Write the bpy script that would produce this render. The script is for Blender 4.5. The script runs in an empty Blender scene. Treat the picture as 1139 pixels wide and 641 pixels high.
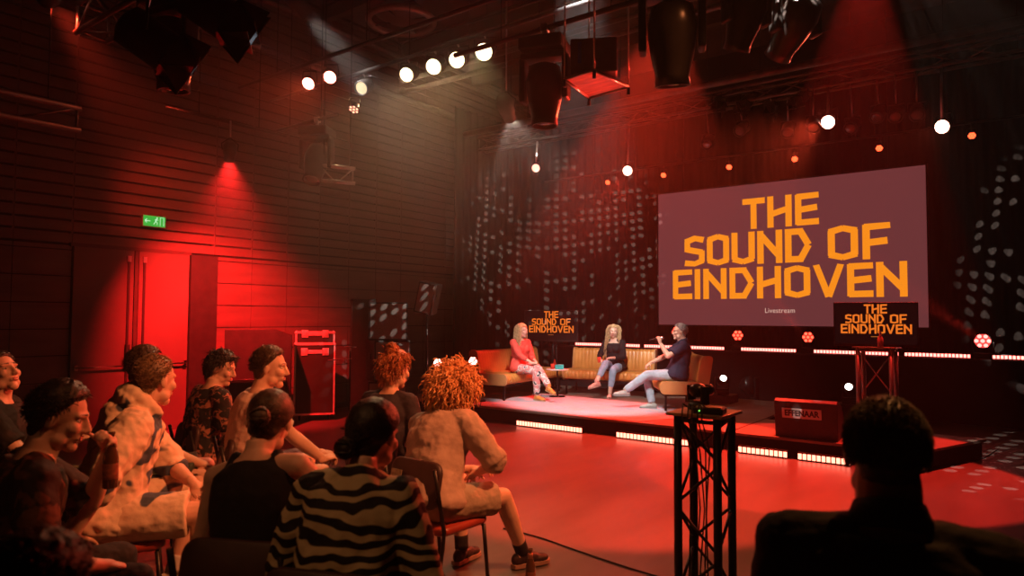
import bpy, bmesh, math, random
from mathutils import Vector, Matrix, Euler, noise
import numpy as np

SC = bpy.context.scene
COL = SC.collection
PI = math.pi
random.seed(7)

# ------------------------------------------------------------------ camera
F_PX = 762.0
YAW = math.radians(36.8); PITCH = math.radians(2.48); ROLL = math.radians(0.3)
EYE = Vector((0, 0, 1.65))
_F0 = Vector((-math.sin(YAW), math.cos(YAW), 0)); _R0 = Vector((math.cos(YAW), math.sin(YAW), 0)); _U0 = Vector((0, 0, 1))
_F = _F0 * math.cos(PITCH) + _U0 * math.sin(PITCH)
_U = _U0 * math.cos(PITCH) - _F0 * math.sin(PITCH)
_R = _R0 * math.cos(ROLL) + _U * math.sin(ROLL)
_U = _U * math.cos(ROLL) - _R0 * math.sin(ROLL)
cam_d = bpy.data.cameras.new('camera'); cam = bpy.data.objects.new('camera', cam_d); COL.objects.link(cam)
cam.matrix_world = Matrix(((_R.x, _U.x, -_F.x, EYE.x), (_R.y, _U.y, -_F.y, EYE.y), (_R.z, _U.z, -_F.z, EYE.z), (0, 0, 0, 1)))
cam_d.sensor_width = 36.0; cam_d.lens = F_PX / 1139 * 36.0
cam_d.clip_start = 0.05; cam_d.clip_end = 100
cam_d.dof.use_dof = True; cam_d.dof.focus_distance = 11.0; cam_d.dof.aperture_fstop = 2.8
SC.camera = cam

def ray(px, py):
    return _F + _R * ((px - 569.5) / F_PX) + _U * ((320.5 - py) / F_PX)
def at_d(px, py, d):
    r = ray(px, py); return EYE + r * (d / r.dot(_F0))
def at_z(px, py, z):
    r = ray(px, py); return EYE + r * ((z - EYE.z) / r.z)
def at_y(px, py, y):
    r = ray(px, py); return EYE + r * (y / r.y)
def at_x(px, py, x):
    r = ray(px, py); return EYE + r * (x / r.x)

# ------------------------------------------------------------------ colour management, world
SC.view_settings.view_transform = 'Standard'; SC.view_settings.look = 'None'
SC.view_settings.gamma = 1.0; SC.view_settings.use_curve_mapping = False
SC.view_settings.exposure = 0.0
cy = SC.cycles
try:
    cy.use_denoising = True; cy.denoiser = 'OPENIMAGEDENOISE'; cy.denoising_input_passes = 'RGB_ALBEDO_NORMAL'
    cy.max_bounces = 6; cy.diffuse_bounces = 2; cy.glossy_bounces = 3; cy.transmission_bounces = 4
    cy.volume_bounces = 0; cy.caustics_reflective = False; cy.caustics_refractive = False
    cy.sample_clamp_indirect = 3.0; cy.sample_clamp_direct = 0.0
except Exception:
    pass
W = bpy.data.worlds.new('world'); SC.world = W; W.use_nodes = True
W.node_tree.nodes['Background'].inputs[0].default_value = (0.10, 0.02, 0.015, 1)
W.node_tree.nodes['Background'].inputs[1].default_value = 0.0

# ------------------------------------------------------------------ lamps of the rig
RED = (1.0, 0.035, 0.02); ORANGE = (1.0, 0.34, 0.12); WARM = (1.0, 0.72, 0.42); COOL = (0.85, 0.92, 1.0)
def light_at(name, kind, pos, energy, color, target=None, angle=40, blend=0.5, radius=0.06, vol=1.0):
    l = bpy.data.lights.new(name, kind); l.energy = energy; l.color = color
    l.shadow_soft_size = radius
    if kind == 'SPOT':
        l.spot_size = math.radians(angle); l.spot_blend = blend
    l.volume_factor = vol
    o = bpy.data.objects.new(name, l); COL.objects.link(o); o.location = pos
    if target is not None:
        o.rotation_euler = (Vector(target) - Vector(pos)).to_track_quat('-Z', 'Y').to_euler()
    return o
def gobo(l, scale, keep, size=0.30, col=None):
    """city-window gobo: a grid of small openings, some of them closed, in the beam of a real projector"""
    d = l.data; d.use_nodes = True; nt = d.node_tree; nd = nt.nodes; ln = nt.links
    em = [n for n in nd if n.type == 'EMISSION'][0]
    tc = nd.new('ShaderNodeTexCoord'); sp = nd.new('ShaderNodeSeparateXYZ'); ln.new(tc.outputs['Normal'], sp.inputs[0])
    def M(op, a, b=None):
        n = nd.new('ShaderNodeMath'); n.operation = op
        for i, v in enumerate((a, b)):
            if v is None: continue
            if isinstance(v, (int, float)): n.inputs[i].default_value = v
            else: ln.new(v, n.inputs[i])
        return n.outputs[0]
    u = M('MULTIPLY', M('DIVIDE', sp.outputs[0], sp.outputs[2]), scale)
    v = M('MULTIPLY', M('DIVIDE', sp.outputs[1], sp.outputs[2]), scale * 1.15)
    fu, fv = M('FLOOR', u), M('FLOOR', v)
    cu = M('SUBTRACT', M('FRACT', u), 0.5); cv = M('SUBTRACT', M('FRACT', v), 0.5)
    dist = M('SQRT', M('ADD', M('POWER', M('ABSOLUTE', cu), 2.0), M('POWER', M('ABSOLUTE', cv), 2.0)))
    hole = M('LESS_THAN', dist, size)
    cx = nd.new('ShaderNodeCombineXYZ'); ln.new(fu, cx.inputs[0]); ln.new(fv, cx.inputs[1])
    wn = nd.new('ShaderNodeTexWhiteNoise'); ln.new(cx.outputs[0], wn.inputs['Vector'])
    cc = nd.new('ShaderNodeCombineXYZ'); ln.new(M('FLOOR', M('MULTIPLY', fu, 0.5)), cc.inputs[0]); ln.new(M('FLOOR', M('MULTIPLY', fv, 0.2)), cc.inputs[1])
    w2 = nd.new('ShaderNodeTexWhiteNoise'); ln.new(cc.outputs[0], w2.inputs['Vector'])
    on = M('LESS_THAN', M('ADD', M('MULTIPLY', wn.outputs['Value'], 0.55), M('MULTIPLY', w2.outputs['Value'], 0.45)), keep)
    ln.new(M('MULTIPLY', hole, on), em.inputs['Strength'])
    return l

# washes from the unseen front truss and side positions (positions in metres, room axes)
STAGE = Vector((-5.9, 10.2, 0.7))
light_at('key_light', 'SPOT', (-3.4, 5.6, 5.6), 3100, (1.0, 0.91, 0.83), STAGE, 29, 0.4, 0.10, 0.05)
light_at('key_light_left', 'SPOT', (-7.4, 5.4, 5.6), 1100, (1.0, 0.86, 0.74), (-5.6, 10.2, 0.7), 29, 0.4, 0.10, 0.05)
light_at('floor_wash', 'SPOT', (-4.3, 9.7, 6.6), 8800, (1.0, 0.042, 0.018), (-3.75, 7.15, 0), 40, 0.14, 0.05, 0.01)
light_at('floor_wash_right', 'SPOT', (-1.5, 9.6, 6.6), 6200, (1.0, 0.03, 0.018), (-1.75, 8.15, 0), 33, 0.08, 0.04, 0.01)
light_at('stage_wash', 'SPOT', (-5.72, 10.95, 4.25), 1100, RED, (-5.9, 8.9, 0.2), 66, 0.6, 0.03, 0.03)
WALL_LAMP = at_d(255, 176, 8.4)
light_at('wall_wash', 'SPOT', WALL_LAMP, 5200, (1.0, 0.016, 0.014), (-10, 5.95, 1.05), 72, 1.0, 0.03, 0.10)
light_at('audience_red', 'SPOT', (-2.38, 10.9, 4.60), 3000, (1.0, 0.07, 0.025), (-3.8, 3.4, 0.8), 40, 0.8, 0.03, 0.0)
light_at('audience_warm', 'SPOT', (0.3, 3.7, 5.0), 1500, (1.0, 0.27, 0.085), (-3.7, 3.0, 0.8), 44, 0.8, 0.10, 0.03)
light_at('audience_back', 'SPOT', (-1.6, -0.6, 4.6), 100, (1.0, 0.40, 0.15), (-2.3, 2.2, 0.9), 42, 0.8, 0.10, 0.0)
light_at('audience_rim', 'SPOT', (-0.1, 3.7, 3.9), 170, (1.0, 0.36, 0.10), (-0.26, 1.8, 1.4), 30, 0.8, 0.05, 0.0)
gobo(light_at('gobo_left', 'SPOT', (-5.6, 7.4, 4.4), 11000, (1.0, 0.78, 0.62), (-8.4, 12.9, 3.4), 48, 0.5, 0.01, 1.0), 32.0, 0.46, 0.27)
gobo(light_at('gobo_right', 'SPOT', (-1.0, 7.4, 5.4), 8000, (1.0, 0.80, 0.68), (1.6, 13.7, 2.4), 42, 0.3, 0.01, 0.05), 30.0, 0.42, 0.28)
gobo(light_at('gobo_floor', 'SPOT', (-1.6, 5.0, 5.6), 2600, (1.0, 0.80, 0.68), (-0.6, 10.0, 0.2), 34, 0.4, 0.01, 0.05), 30.0, 0.42, 0.28)
gobo(light_at('gobo_side', 'SPOT', (-5.0, 7.4, 4.4), 700, (1.0, 0.84, 0.70), (-8.2, 7.75, 1.55), 22, 0.4, 0.01, 0.1), 30.0, 0.62, 0.30)
# ------------------------------------------------------------------ helpers
def tag(o, label=None, cat=None, group=None, kind=None):
    if label: o['label'] = label
    if cat: o['category'] = cat
    if group: o['group'] = group
    if kind: o['kind'] = kind
    return o
def empty(name, loc=(0, 0, 0), rz=0.0, label=None, cat=None, group=None, rot=None):
    o = bpy.data.objects.new(name, None); COL.objects.link(o); o.location = loc
    o.rotation_euler = rot if rot is not None else (0, 0, rz)
    o.empty_display_size = 0.1
    return tag(o, label, cat, group)
class MB:
    """collects shapes and links them as ONE mesh object"""
    def __init__(s): s.v = []; s.f = []; s.sm = []
    def add(s, vs, fs, M=None, smooth=False):
        n = len(s.v)
        if M is not None: vs = [M @ Vector(v) for v in vs]
        s.v += [tuple(v) for v in vs]
        s.f += [tuple(i + n for i in f) for f in fs]; s.sm += [smooth] * len(fs)
        return s
    def box(s, c, d, M=None, rz=0, bev=0.0):
        x, y, z = d[0] / 2, d[1] / 2, d[2] / 2
        R = Matrix.Translation(c) @ Matrix.Rotation(rz, 4, 'Z')
        if M is not None: R = M @ R
        if bev <= 0:
            vs = [(-x, -y, -z), (x, -y, -z), (x, y, -z), (-x, y, -z), (-x, -y, z), (x, -y, z), (x, y, z), (-x, y, z)]
            s.add(vs, [(0, 3, 2, 1), (4, 5, 6, 7), (0, 1, 5, 4), (1, 2, 6, 5), (2, 3, 7, 6), (3, 0, 4, 7)], R)
        else:
            bm = bmesh.new(); bmesh.ops.create_cube(bm, size=1.0)
            for v in bm.verts: v.co = Vector((v.co.x * d[0], v.co.y * d[1], v.co.z * d[2]))
            bmesh.ops.bevel(bm, geom=bm.edges[:], offset=min(bev, 0.48 * min(d)), segments=3, affect='EDGES', profile=0.6)
            s.bm(bm, R, True)
        return s
    def bm(s, bm, M=None, smooth=True):
        bm.verts.ensure_lookup_table(); bm.verts.index_update()
        s.add([v.co.copy() for v in bm.verts], [[v.index for v in f.verts] for f in bm.faces], M, smooth); bm.free(); return s
    def tube(s, pts, r, n=8, M=None, cap=True, flat=1.0):
        pts = [Vector(p) for p in pts]; k = len(pts)
        rs = r if isinstance(r, (list, tuple)) else [r] * k
        vs = []; up = None
        for i, p in enumerate(pts):
            t = (pts[min(i + 1, k - 1)] - pts[max(i - 1, 0)])
            if t.length < 1e-9: t = Vector((0, 0, 1))
            t.normalize()
            if up is None: up = t.orthogonal().normalized()
            up = (up - t * up.dot(t))
            if up.length < 1e-6: up = t.orthogonal()
            up.normalize(); w = t.cross(up)
            for j in range(n):
                a = 2 * PI * j / n; vs.append(p + (up * math.cos(a) + w * math.sin(a) * flat) * rs[i])
        fs = [(i * n + j, i * n + (j + 1) % n, (i + 1) * n + (j + 1) % n, (i + 1) * n + j) for i in range(k - 1) for j in range(n)]
        if cap: fs += [tuple(range(n - 1, -1, -1)), tuple((k - 1) * n + j for j in range(n))]
        return s.add(vs, fs, M, True)
    def lathe(s, prof, n=24, M=None, smooth=True):
        """prof: list of (r, z); closed with caps"""
        vs = []; k = len(prof)
        for r, z in prof:
            for j in range(n):
                a = 2 * PI * j / n; vs.append((max(r, 1e-4) * math.cos(a), max(r, 1e-4) * math.sin(a), z))
        fs = [(i * n + j, i * n + (j + 1) % n, (i + 1) * n + (j + 1) % n, (i + 1) * n + j) for i in range(k - 1) for j in range(n)]
        fs += [tuple(range(n - 1, -1, -1)), tuple((k - 1) * n + j for j in range(n))]
        return s.add(vs, fs, M, smooth)
    def prism(s, poly, z0, z1, M=None):
        n = len(poly)
        vs = [(p[0], p[1], z0) for p in poly] + [(p[0], p[1], z1) for p in poly]
        fs = [tuple(range(n - 1, -1, -1)), tuple(range(n, 2 * n))] + [(i, (i + 1) % n, n + (i + 1) % n, n + i) for i in range(n)]
        return s.add(vs, fs, M)
    def ell(s, c, r, M=None, n=16, m=10, R=None):
        T = Matrix.Translation(c)
        if R is not None: T = T @ R
        if M is not None: T = M @ T
        vs = [(0, 0, r[2])]
        for i in range(1, m):
            t = PI * i / m
            for j in range(n):
                a = 2 * PI * j / n
                vs.append((r[0] * math.sin(t) * math.cos(a), r[1] * math.sin(t) * math.sin(a), r[2] * math.cos(t)))
        vs.append((0, 0, -r[2])); L = len(vs) - 1
        fs = [(0, 1 + j, 1 + (j + 1) % n) for j in range(n)]
        for i in range(m - 2):
            b = 1 + i * n
            fs += [(b + j, b + n + j, b + n + (j + 1) % n, b + (j + 1) % n) for j in range(n)]
        b = 1 + (m - 2) * n
        fs += [(b + j, L, b + (j + 1) % n) for j in range(n)]
        return s.add(vs, fs, T, True)
    def mesh(s, name):
        me = bpy.data.meshes.new(name); me.from_pydata(s.v, [], s.f)
        me.polygons.foreach_set('use_smooth', s.sm); me.update(); return me
    def build(s, name, m, parent=None, label=None, cat=None, group=None, kind=None, loc=None, rz=None):
        o = bpy.data.objects.new(name, s.mesh(name)); COL.objects.link(o)
        if m is not None: o.data.materials.append(m)
        if parent is not None: o.parent = parent
        if loc is not None: o.location = loc
        if rz is not None: o.rotation_euler = (0, 0, rz)
        return tag(o, label, cat, group, kind)
def smooth_by_angle(o, deg=40):
    me = o.data; me.polygons.foreach_set('use_smooth', [True] * len(me.polygons))
    try: me.set_sharp_from_angle(angle=math.radians(deg))
    except Exception: pass
    return o
def children(o): return [c for c in bpy.data.objects if c.parent == o]
def copy_tree(o, parent=None, keep_light=True):
    c = o.copy(); COL.objects.link(c); c.parent = parent
    for ch in children(o): copy_tree(ch, c)
    return c
def Mdir(pos, d, roll=0.0):
    """matrix whose -Z looks along d"""
    q = Vector(d).to_track_quat('-Z', 'Y')
    return Matrix.Translation(pos) @ q.to_matrix().to_4x4() @ Matrix.Rotation(roll, 4, 'Z')

# ------------------------------------------------------------------ materials
_m = {}
def mat(name, col, rough=0.6, metal=0.0, var=0.15, scale=8.0, bump=0.0, bscale=60.0, spec=0.5, col2=None, emit=None, estr=0.0, coat=0.0, stretch=None, sheen=0.0):
    if name in _m: return _m[name]
    m = bpy.data.materials.new(name); m.use_nodes = True; nt = m.node_tree; nd = nt.nodes; ln = nt.links
    b = nd['Principled BSDF']; b.inputs['Roughness'].default_value = rough; b.inputs['Metallic'].default_value = metal
    b.inputs['Specular IOR Level'].default_value = spec
    if coat: b.inputs['Coat Weight'].default_value = coat
    if sheen: b.inputs['Sheen Weight'].default_value = sheen
    tc = nd.new('ShaderNodeTexCoord'); mp = nd.new('ShaderNodeMapping'); ln.new(tc.outputs['Object'], mp.inputs[0])
    if stretch: mp.inputs['Scale'].default_value = stretch
    ns = nd.new('ShaderNodeTexNoise'); ns.inputs['Scale'].default_value = scale; ns.inputs['Detail'].default_value = 5
    ln.new(mp.outputs[0], ns.inputs['Vector'])
    cr = nd.new('ShaderNodeValToRGB'); ln.new(ns.outputs['Fac'], cr.inputs[0])
    c2 = col2 if col2 else tuple(min(1, c * (1 + var)) for c in col)
    c1 = col if col2 else tuple(c * (1 - var) for c in col)
    cr.color_ramp.elements[0].position = 0.35; cr.color_ramp.elements[1].position = 0.65
    cr.color_ramp.elements[0].color = (*c1, 1); cr.color_ramp.elements[1].color = (*c2, 1)
    ln.new(cr.outputs[0], b.inputs['Base Color'])
    if bump:
        n2 = nd.new('ShaderNodeTexNoise'); n2.inputs['Scale'].default_value = bscale; n2.inputs['Detail'].default_value = 4
        ln.new(mp.outputs[0], n2.inputs['Vector'])
        bp = nd.new('ShaderNodeBump'); bp.inputs['Strength'].default_value = bump; bp.inputs['Distance'].default_value = 0.01
        ln.new(n2.outputs['Fac'], bp.inputs['Height']); ln.new(bp.outputs[0], b.inputs['Normal'])
    if emit:
        b.inputs['Emission Color'].default_value = (*emit, 1); b.inputs['Emission Strength'].default_value = estr
    _m[name] = m; return m
def emis(name, col, s):
    if name in _m: return _m[name]
    m = bpy.data.materials.new(name); m.use_nodes = True; nd = m.node_tree.nodes; b = nd['Principled BSDF']
    b.inputs['Base Color'].default_value = (0.02, 0.02, 0.02, 1)
    b.inputs['Emission Color'].default_value = (*col, 1); b.inputs['Emission Strength'].default_value = s
    _m[name] = m; return m
BLACK = mat('black_metal', (0.012, 0.011, 0.011), 0.35, 0.6, 0.3, 20)
BLACKP = mat('black_paint', (0.015, 0.014, 0.014), 0.55, 0.0, 0.3, 10, 0.1)
ALU = mat('aluminium', (0.55, 0.55, 0.57), 0.3, 0.95, 0.1, 12)
CHROME = mat('chrome', (0.8, 0.8, 0.8), 0.12, 1.0, 0.03)
BLACKT = mat('black_truss', (0.02, 0.018, 0.018), 0.4, 0.4, 0.3, 15)
RUBBER = mat('black_rubber', (0.01, 0.01, 0.01), 0.7)
WHITEP = mat('white_plastic', (0.75, 0.75, 0.74), 0.35)

# ------------------------------------------------------------------ structure
XL, XR, YB, YF, ZC = -10.0, 4.6, 14.0, -4.0, 7.2
FLOORM = mat('dance_floor', (0.095, 0.084, 0.076), 0.36, 0, 0.25, 3.0, 0.12, 14.0, spec=0.5, col2=(0.135, 0.12, 0.108), stretch=(1, 0.25, 1))
MB().box(((XL + XR) / 2, (YB + YF) / 2, -0.05), (XR - XL, YB - YF, 0.1)).build('floor', FLOORM, kind='structure')
BLKW = mat('black_wall', (0.008, 0.007, 0.007), 0.8, 0, 0.3, 3.0, 0.2, 30)
MB().box(((XL + XR) / 2, YB + 0.1, ZC / 2), (XR - XL, 0.2, ZC)).build('wall_back', BLKW, kind='structure')
MB().box((XR + 0.1, (YB + YF) / 2, ZC / 2), (0.2, YB - YF, ZC)).build('wall_right', BLKW, kind='structure')
MB().box(((XL + XR) / 2, YF - 0.1, ZC / 2), (XR - XL, 0.2, ZC)).build('wall_front', BLKW, kind='structure')
MB().box(((XL + XR) / 2, (YB + YF) / 2, ZC + 0.1), (XR - XL, YB - YF, 0.2)).build('ceiling', mat('dark_ceiling', (0.05, 0.035, 0.03), 0.9, 0, 0.3, 2.0), kind='structure')
# left wall: dark board panels with open horizontal joints, finer slats above 2.6 m
PANEL = mat('stained_panel', (0.095, 0.065, 0.058), 0.5, 0, 0.3, 1.2, 0.1, 25, col2=(0.13, 0.092, 0.08), stretch=(1, 1, 6))
b = MB(); b.box((XL - 0.15, (YB + YF) / 2, ZC / 2), (0.2, YB - YF, ZC)).build('wall_left', mat('panel_gap', (0.006, 0.005, 0.005), 0.9), kind='structure')
DY0, DY1, DZ = 3.72, 5.73, 2.56
w = MB()
seams = [YF] + [3.72 - 0.66 * k for k in range(10, 0, -1)] + [3.72]
seams += [5.73 - 0.03] + [6.34 + 0.66 * k for k in range(0, 12)]
seams = [s for s in seams if YF <= s <= YB] + [YB]
rng = random.Random(3)
def planks(z0, z1, pitch, gap, full):
    z = z0
    while z < z1 - 0.01:
        h = min(pitch, z1 - z)
        for i in range(len(seams) - 1):
            a, c = seams[i], seams[i + 1]
            if not full and a >= 3.71 and c <= 5.71: continue
            g = gap
            w.box((XL - 0.03 + 0.0, (a + c) / 2, z + (h - g) / 2), (0.05, c - a - 0.008, h - g))
        z += pitch
planks(0.10, 2.58, 0.345, 0.014, False)
planks(2.60, ZC - 0.02, 0.155, 0.030, True)
for s in seams[1:-1]:    # vertical battens that interrupt the open joints
    w.box((XL - 0.04, s, 4.9), (0.04, 0.03, 4.6))
w.build('trim_1', PANEL, kind='structure')
MB().box((XL + 0.006, (YF + 3.72) / 2, 0.05), (0.03, 3.72 - YF, 0.1)).box((XL + 0.006, (YB + 5.74) / 2, 0.05), (0.03, YB - 5.74, 0.1)).build('baseboard_left', BLACKP, kind='structure')
# double door
DOORM = mat('door_laminate', (0.12, 0.09, 0.08), 0.38, 0, 0.2, 0.8, 0.05, 8)
def door(name, y0, y1, hinge):
    d = MB().box((XL + 0.01, (y0 + y1) / 2, DZ / 2), (0.05, y1 - y0, DZ - 0.01)).build(name, DOORM, kind='structure')
    yh = y1 - 0.07 if hinge < 0 else y0 + 0.07
    h = MB(); h.tube([(XL + 0.085, y0 + 0.02, 0.96), (XL + 0.085, y1 - 0.02, 0.96)], 0.011)
    for yy in (y0 + 0.05, y1 - 0.05): h.box((XL + 0.055, yy, 0.96), (0.06, 0.04, 0.07))
    h.build('push_bar', CHROME, d)
    MB().box((XL + 0.045, yh, 2.44), (0.03, 0.05, 0.08)).build('door_closer', ALU, d)
    MB().box((XL + 0.04, yh, 1.25), (0.02, 0.03, 2.4)).box((XL+0.06, yh, 1.10), (0.05,0.05,0.30)).build('edge_strip', BLACKP, d)
    return d
door('door_1', 3.73, 4.49, -1); door('door_2', 4.56, 5.28, 1)
MB().box((XL + 0.0, 4.525, DZ / 2), (0.08, 0.05, DZ)).box((XL + 0.0, 4.5, DZ + 0.02), (0.08, 1.62, 0.05)).build('trim_2', mat('door_frame', (0.05, 0.035, 0.03), 0.5), kind='structure')
MB().box((XL + 0.03, 5.50, DZ / 2), (0.10, 0.42, DZ)).build('trim_3', BLACKP, kind='structure')
# baseless black drapes along the far left corner and the back wall
def drape(name, pts, z0, z1, m, label, group=None, amp=0.05, pitch=0.22):
    P = []
    for i in range(len(pts) - 1):
        a, c = Vector(pts[i]), Vector(pts[i + 1]); n = max(2, int((c - a).length / 0.035))
        for k in range(n): P.append(a.lerp(c, k / n))
    P.append(Vector(pts[-1])); s = 0; rng = random.Random(len(P)); ph = 0; out = []
    for i, p in enumerate(P):
        t = (P[min(i + 1, len(P) - 1)] - P[max(i - 1, 0)]).normalized(); nrm = Vector((t.y, -t.x))
        ph += 2 * PI * 0.035 / pitch * (0.75 + 0.5 * rng.random())
        out.append((p, nrm, ph))
    zs = [z0 + (z1 - z0) * k / 6 for k in range(7)]
    vs = []
    for k, z in enumerate(zs):
        for p, nrm, ph in out:
            q = p + nrm * amp * math.sin(ph + 0.15 * math.sin(z * 2 + ph)) * (1.0 if k < 6 else 0.8)
            vs.append((q.x, q.y, z))
    n = len(out)
    fs = [(k * n + i, k * n + i + 1, (k + 1) * n + i + 1, (k + 1) * n + i) for k in range(6) for i in range(n - 1)]
    b = MB(); b.add(vs, fs, None, True)
    o = b.build(name, m, None, label, 'curtain', group)
    so = o.modifiers.new('thick', 'SOLIDIFY'); so.thickness = 0.004
    return o
DRAPE = mat('black_molton', (0.012, 0.0105, 0.010), 0.95, 0, 0.15, 30, 0.1, 200, spec=0.05)
arc = [(-9.75, 10.9), (-9.72, 12.0)] + [(-8.9 - 0.82 * math.cos(a), 12.9 + 0.82 * math.sin(a)) for a in [0.3, 0.7, 1.1, 1.5]] + [(-8.3, 13.75), (-6.6, 13.78)]
drape('stage_curtain', arc, 0.02, 6.2, DRAPE, 'long black pleated curtain rounding the far left corner with dots of light on it', 'black curtains')
drape('stage_curtain', [(-6.6, 13.78), (-6.4, 13.78), (-1.0, 13.78)], 0.02, 6.2, DRAPE, 'black pleated curtain behind the big projection screen', 'black curtains', amp=0.03)
drape('stage_curtain', [(-1.0, 13.78), (4.5, 13.78)], 0.02, 6.2, DRAPE, 'black pleated curtain right of the big screen with dots of light', 'black curtains')
# stage decks
DECK = mat('stage_deck', (0.16, 0.12, 0.095), 0.42, 0, 0.2, 2.0, 0.12, 20, col2=(0.22, 0.17, 0.135), stretch=(1, 8, 1))
FASC = mat('stage_skirt', (0.010, 0.009, 0.009), 0.9, 0, 0.2, 5, spec=0.1)
SZ = 0.224
SX0 = -9.1
def deck(poly, label, name='stage_platform'):
    t = empty(name, (poly[0][0], poly[0][1], 0), 0, label, 'stage', 'stage platforms')
    L = [(p[0] - poly[0][0], p[1] - poly[0][1]) for p in poly]
    MB().prism(L, SZ - 0.03, SZ).build('deck_board', DECK, t)
    c = Vector((sum(p[0] for p in L) / len(L), sum(p[1] for p in L) / len(L)))
    I = [tuple(Vector(p) + (c - Vector(p)).normalized() * 0.05) for p in L]
    MB().prism(I, 0.0, SZ - 0.03).build('skirt', FASC, t)
    return t
deck([(SX0, 8.60), (-3.02, 8.60), (-3.02, 12.3), (SX0, 12.3)], 'main low stage platform carrying the sofas and rug')
deck([(-3.0, 8.60), (-0.95, 8.60), (-0.40, 10.05), (-3.0, 10.05)], 'smaller stage platform right of the sofas carrying the wedge speaker')
# ------------------------------------------------------------------ lettering built from cut bars
GLY = {
 'T': (0.62, [(0, .90, .62, .90), (.31, 0, .31, .84)]),
 'H': (0.68, [(.1, 0, .1, 1), (.58, 0, .58, 1), (.16, .44, .54, .56)]),
 'E': (0.62, [(.1, 0.03, .1, .97), (.06, .90, .62, .92), (.12, .49, .58, .54), (.06, .09, .62, .10)]),
 'S': (0.66, [(.03, .80, .35, .91), (.30, .93, .62, .84), (.1, .48, .1, .82), (.08, .56, .58, .44), (.56, .14, .56, .50), (.02, .12, .36, .07), (.30, .05, .60, .19)]),
 'O': (0.70, [(.1, .14, .1, .86), (.60, .14, .60, .86), (.05, .82, .36, .93), (.34, .93, .65, .82), (.05, .18, .36, .07), (.34, .07, .65, .18)]),
 'U': (0.70, [(.1, .16, .1, 1), (.60, .16, .60, 1), (.05, .18, .36, .07), (.34, .07, .65, .18)]),
 'N': (0.72, [(.1, 0, .1, 1), (.62, 0, .62, 1), (.12, .86, .60, .24)]),
 'D': (0.72, [(.1, 0, .1, 1), (.12, .91, .50, .91), (.12, .09, .50, .09), (.42, .93, .64, .50), (.42, .07, .64, .50)]),
 'F': (0.60, [(.1, 0, .1, .97), (.06, .90, .60, .93), (.12, .46, .54, .50)]),
 'V': (0.76, [(.08, 1, .38, .02), (.68, 1, .38, .02)]),
 'I': (0.22, [(.11, 0, .11, 1)]),
 ' ': (0.30, []),
}
def write_bars(b, text, x0, x1, z0, z1, y, dy=-0.002, T=0.19):
    """word laid out in the XZ plane, thin bars standing just proud of the panel"""
    tot = sum(GLY[c][0] for c in text) + 0.05 * (len(text) - 1); sx = (x1 - x0) / tot; sz = z1 - z0
    x = 0; k = 0
    for c in text:
        wd, bars = GLY[c]
        for (ax, az, bx, bz) in bars:
            A = Vector(((x + ax) * sx + x0, az * sz + z0)); B = Vector(((x + bx) * sx + x0, bz * sz + z0))
            d = (B - A).normalized(); n = Vector((-d.y, d.x)); t = T * sz / 2
            yy = y + dy * (1 + 0.25 * (k % 4)); k += 1
            q = [A + n * t, A - n * t, B - n * t, B + n * t]
            q = [Vector((p.x, min(max(p.y, z0), z1))) if not (c in 'V') else Vector((p.x, min(max(p.y, z0), z1))) for p in q]
            b.add([(p.x, y, p.y) for p in q] + [(p.x, yy, p.y) for p in q], [(4, 5, 6, 7), (0, 1, 5, 4), (1, 2, 6, 5), (2, 3, 7, 6), (3, 0, 4, 7)])
        x += wd + 0.05
def text_mesh(name, s, size, m, parent, M, sx=1.0, align='CENTER', ext=0.001, space=1.0):
    cu = bpy.data.curves.new(name, 'FONT'); cu.body = s; cu.size = size; cu.align_x = align; cu.align_y = 'CENTER'; cu.extrude = ext; cu.offset = 0.004 if s == 'EFFENAAR' else 0.0; cu.space_character = space
    t = bpy.data.objects.new(name + '_tmp', cu); COL.objects.link(t)
    dg = bpy.context.evaluated_depsgraph_get(); me = bpy.data.meshes.new_from_object(t.evaluated_get(dg)); bpy.data.objects.remove(t)
    for v in me.vertices: v.co.x *= sx
    me.transform(M); me.materials.clear(); me.materials.append(m); me.name = name
    o = bpy.data.objects.new(name, me); COL.objects.link(o); o.parent = parent; return o
RX90 = Matrix.Rotation(PI / 2, 4, 'X')

# projection screen
def screen():
    t = empty('projection_screen', (-3.78, 13.6, 1.52), 0, 'large projection screen with orange lettering hanging on the back curtain', 'screen')
    m = mat('screen_cloth', (0.06, 0.03, 0.034), 0.8, 0, 0.06, 1.0, spec=0.1, emit=(0.33, 0.085, 0.090), estr=0.40)
    MB().box((0, 0, 1.395), (4.94, 0.03, 2.79)).build('screen_surface', m, t)
    f = MB()
    for s in (-1, 1): f.box((s * 2.485, 0.012, 1.395), (0.03, 0.05, 2.85))
    for z in (-0.015, 2.805): f.box((0, 0.012, z), (5.0, 0.05, 0.03))
    f.build('screen_frame', BLACKP, t)
    O = emis('orange_letters', (1.0, 0.29, 0.012), 0.95)
    X = 3.78; Z = 1.52
    b = MB(); y = -0.016
    write_bars(b, 'THE', -4.45 + X, -3.03 + X, 3.42 - Z, 4.03 - Z, y)
    write_bars(b, 'SOUND', -5.67 + X, -3.165 + X, 2.727 - Z, 3.37 - Z, y)
    write_bars(b, 'OF', -2.90 + X, -1.86 + X, 2.727 - Z, 3.37 - Z, y)
    write_bars(b, 'EINDHOVEN', -5.937 + X, -1.60 + X, 2.05 - Z, 2.67 - Z, y)
    b.build('lettering', O, t)
    text_mesh('caption', 'Livestream', 0.135, emis('caption_text', (1.0, 0.62, 0.5), 0.7), t, Matrix.Translation((-3.755 + X, -0.018, 1.81 - Z)) @ RX90, 0.86, space=1.1)
    for s in (-1.9, 1.9): MB().tube([(s, 0.01, 2.80), (s, 0.01, ZC - 1.52 - 0.01)], 0.006, 6).build('suspension_wire', BLACK, t)
screen()

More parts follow.
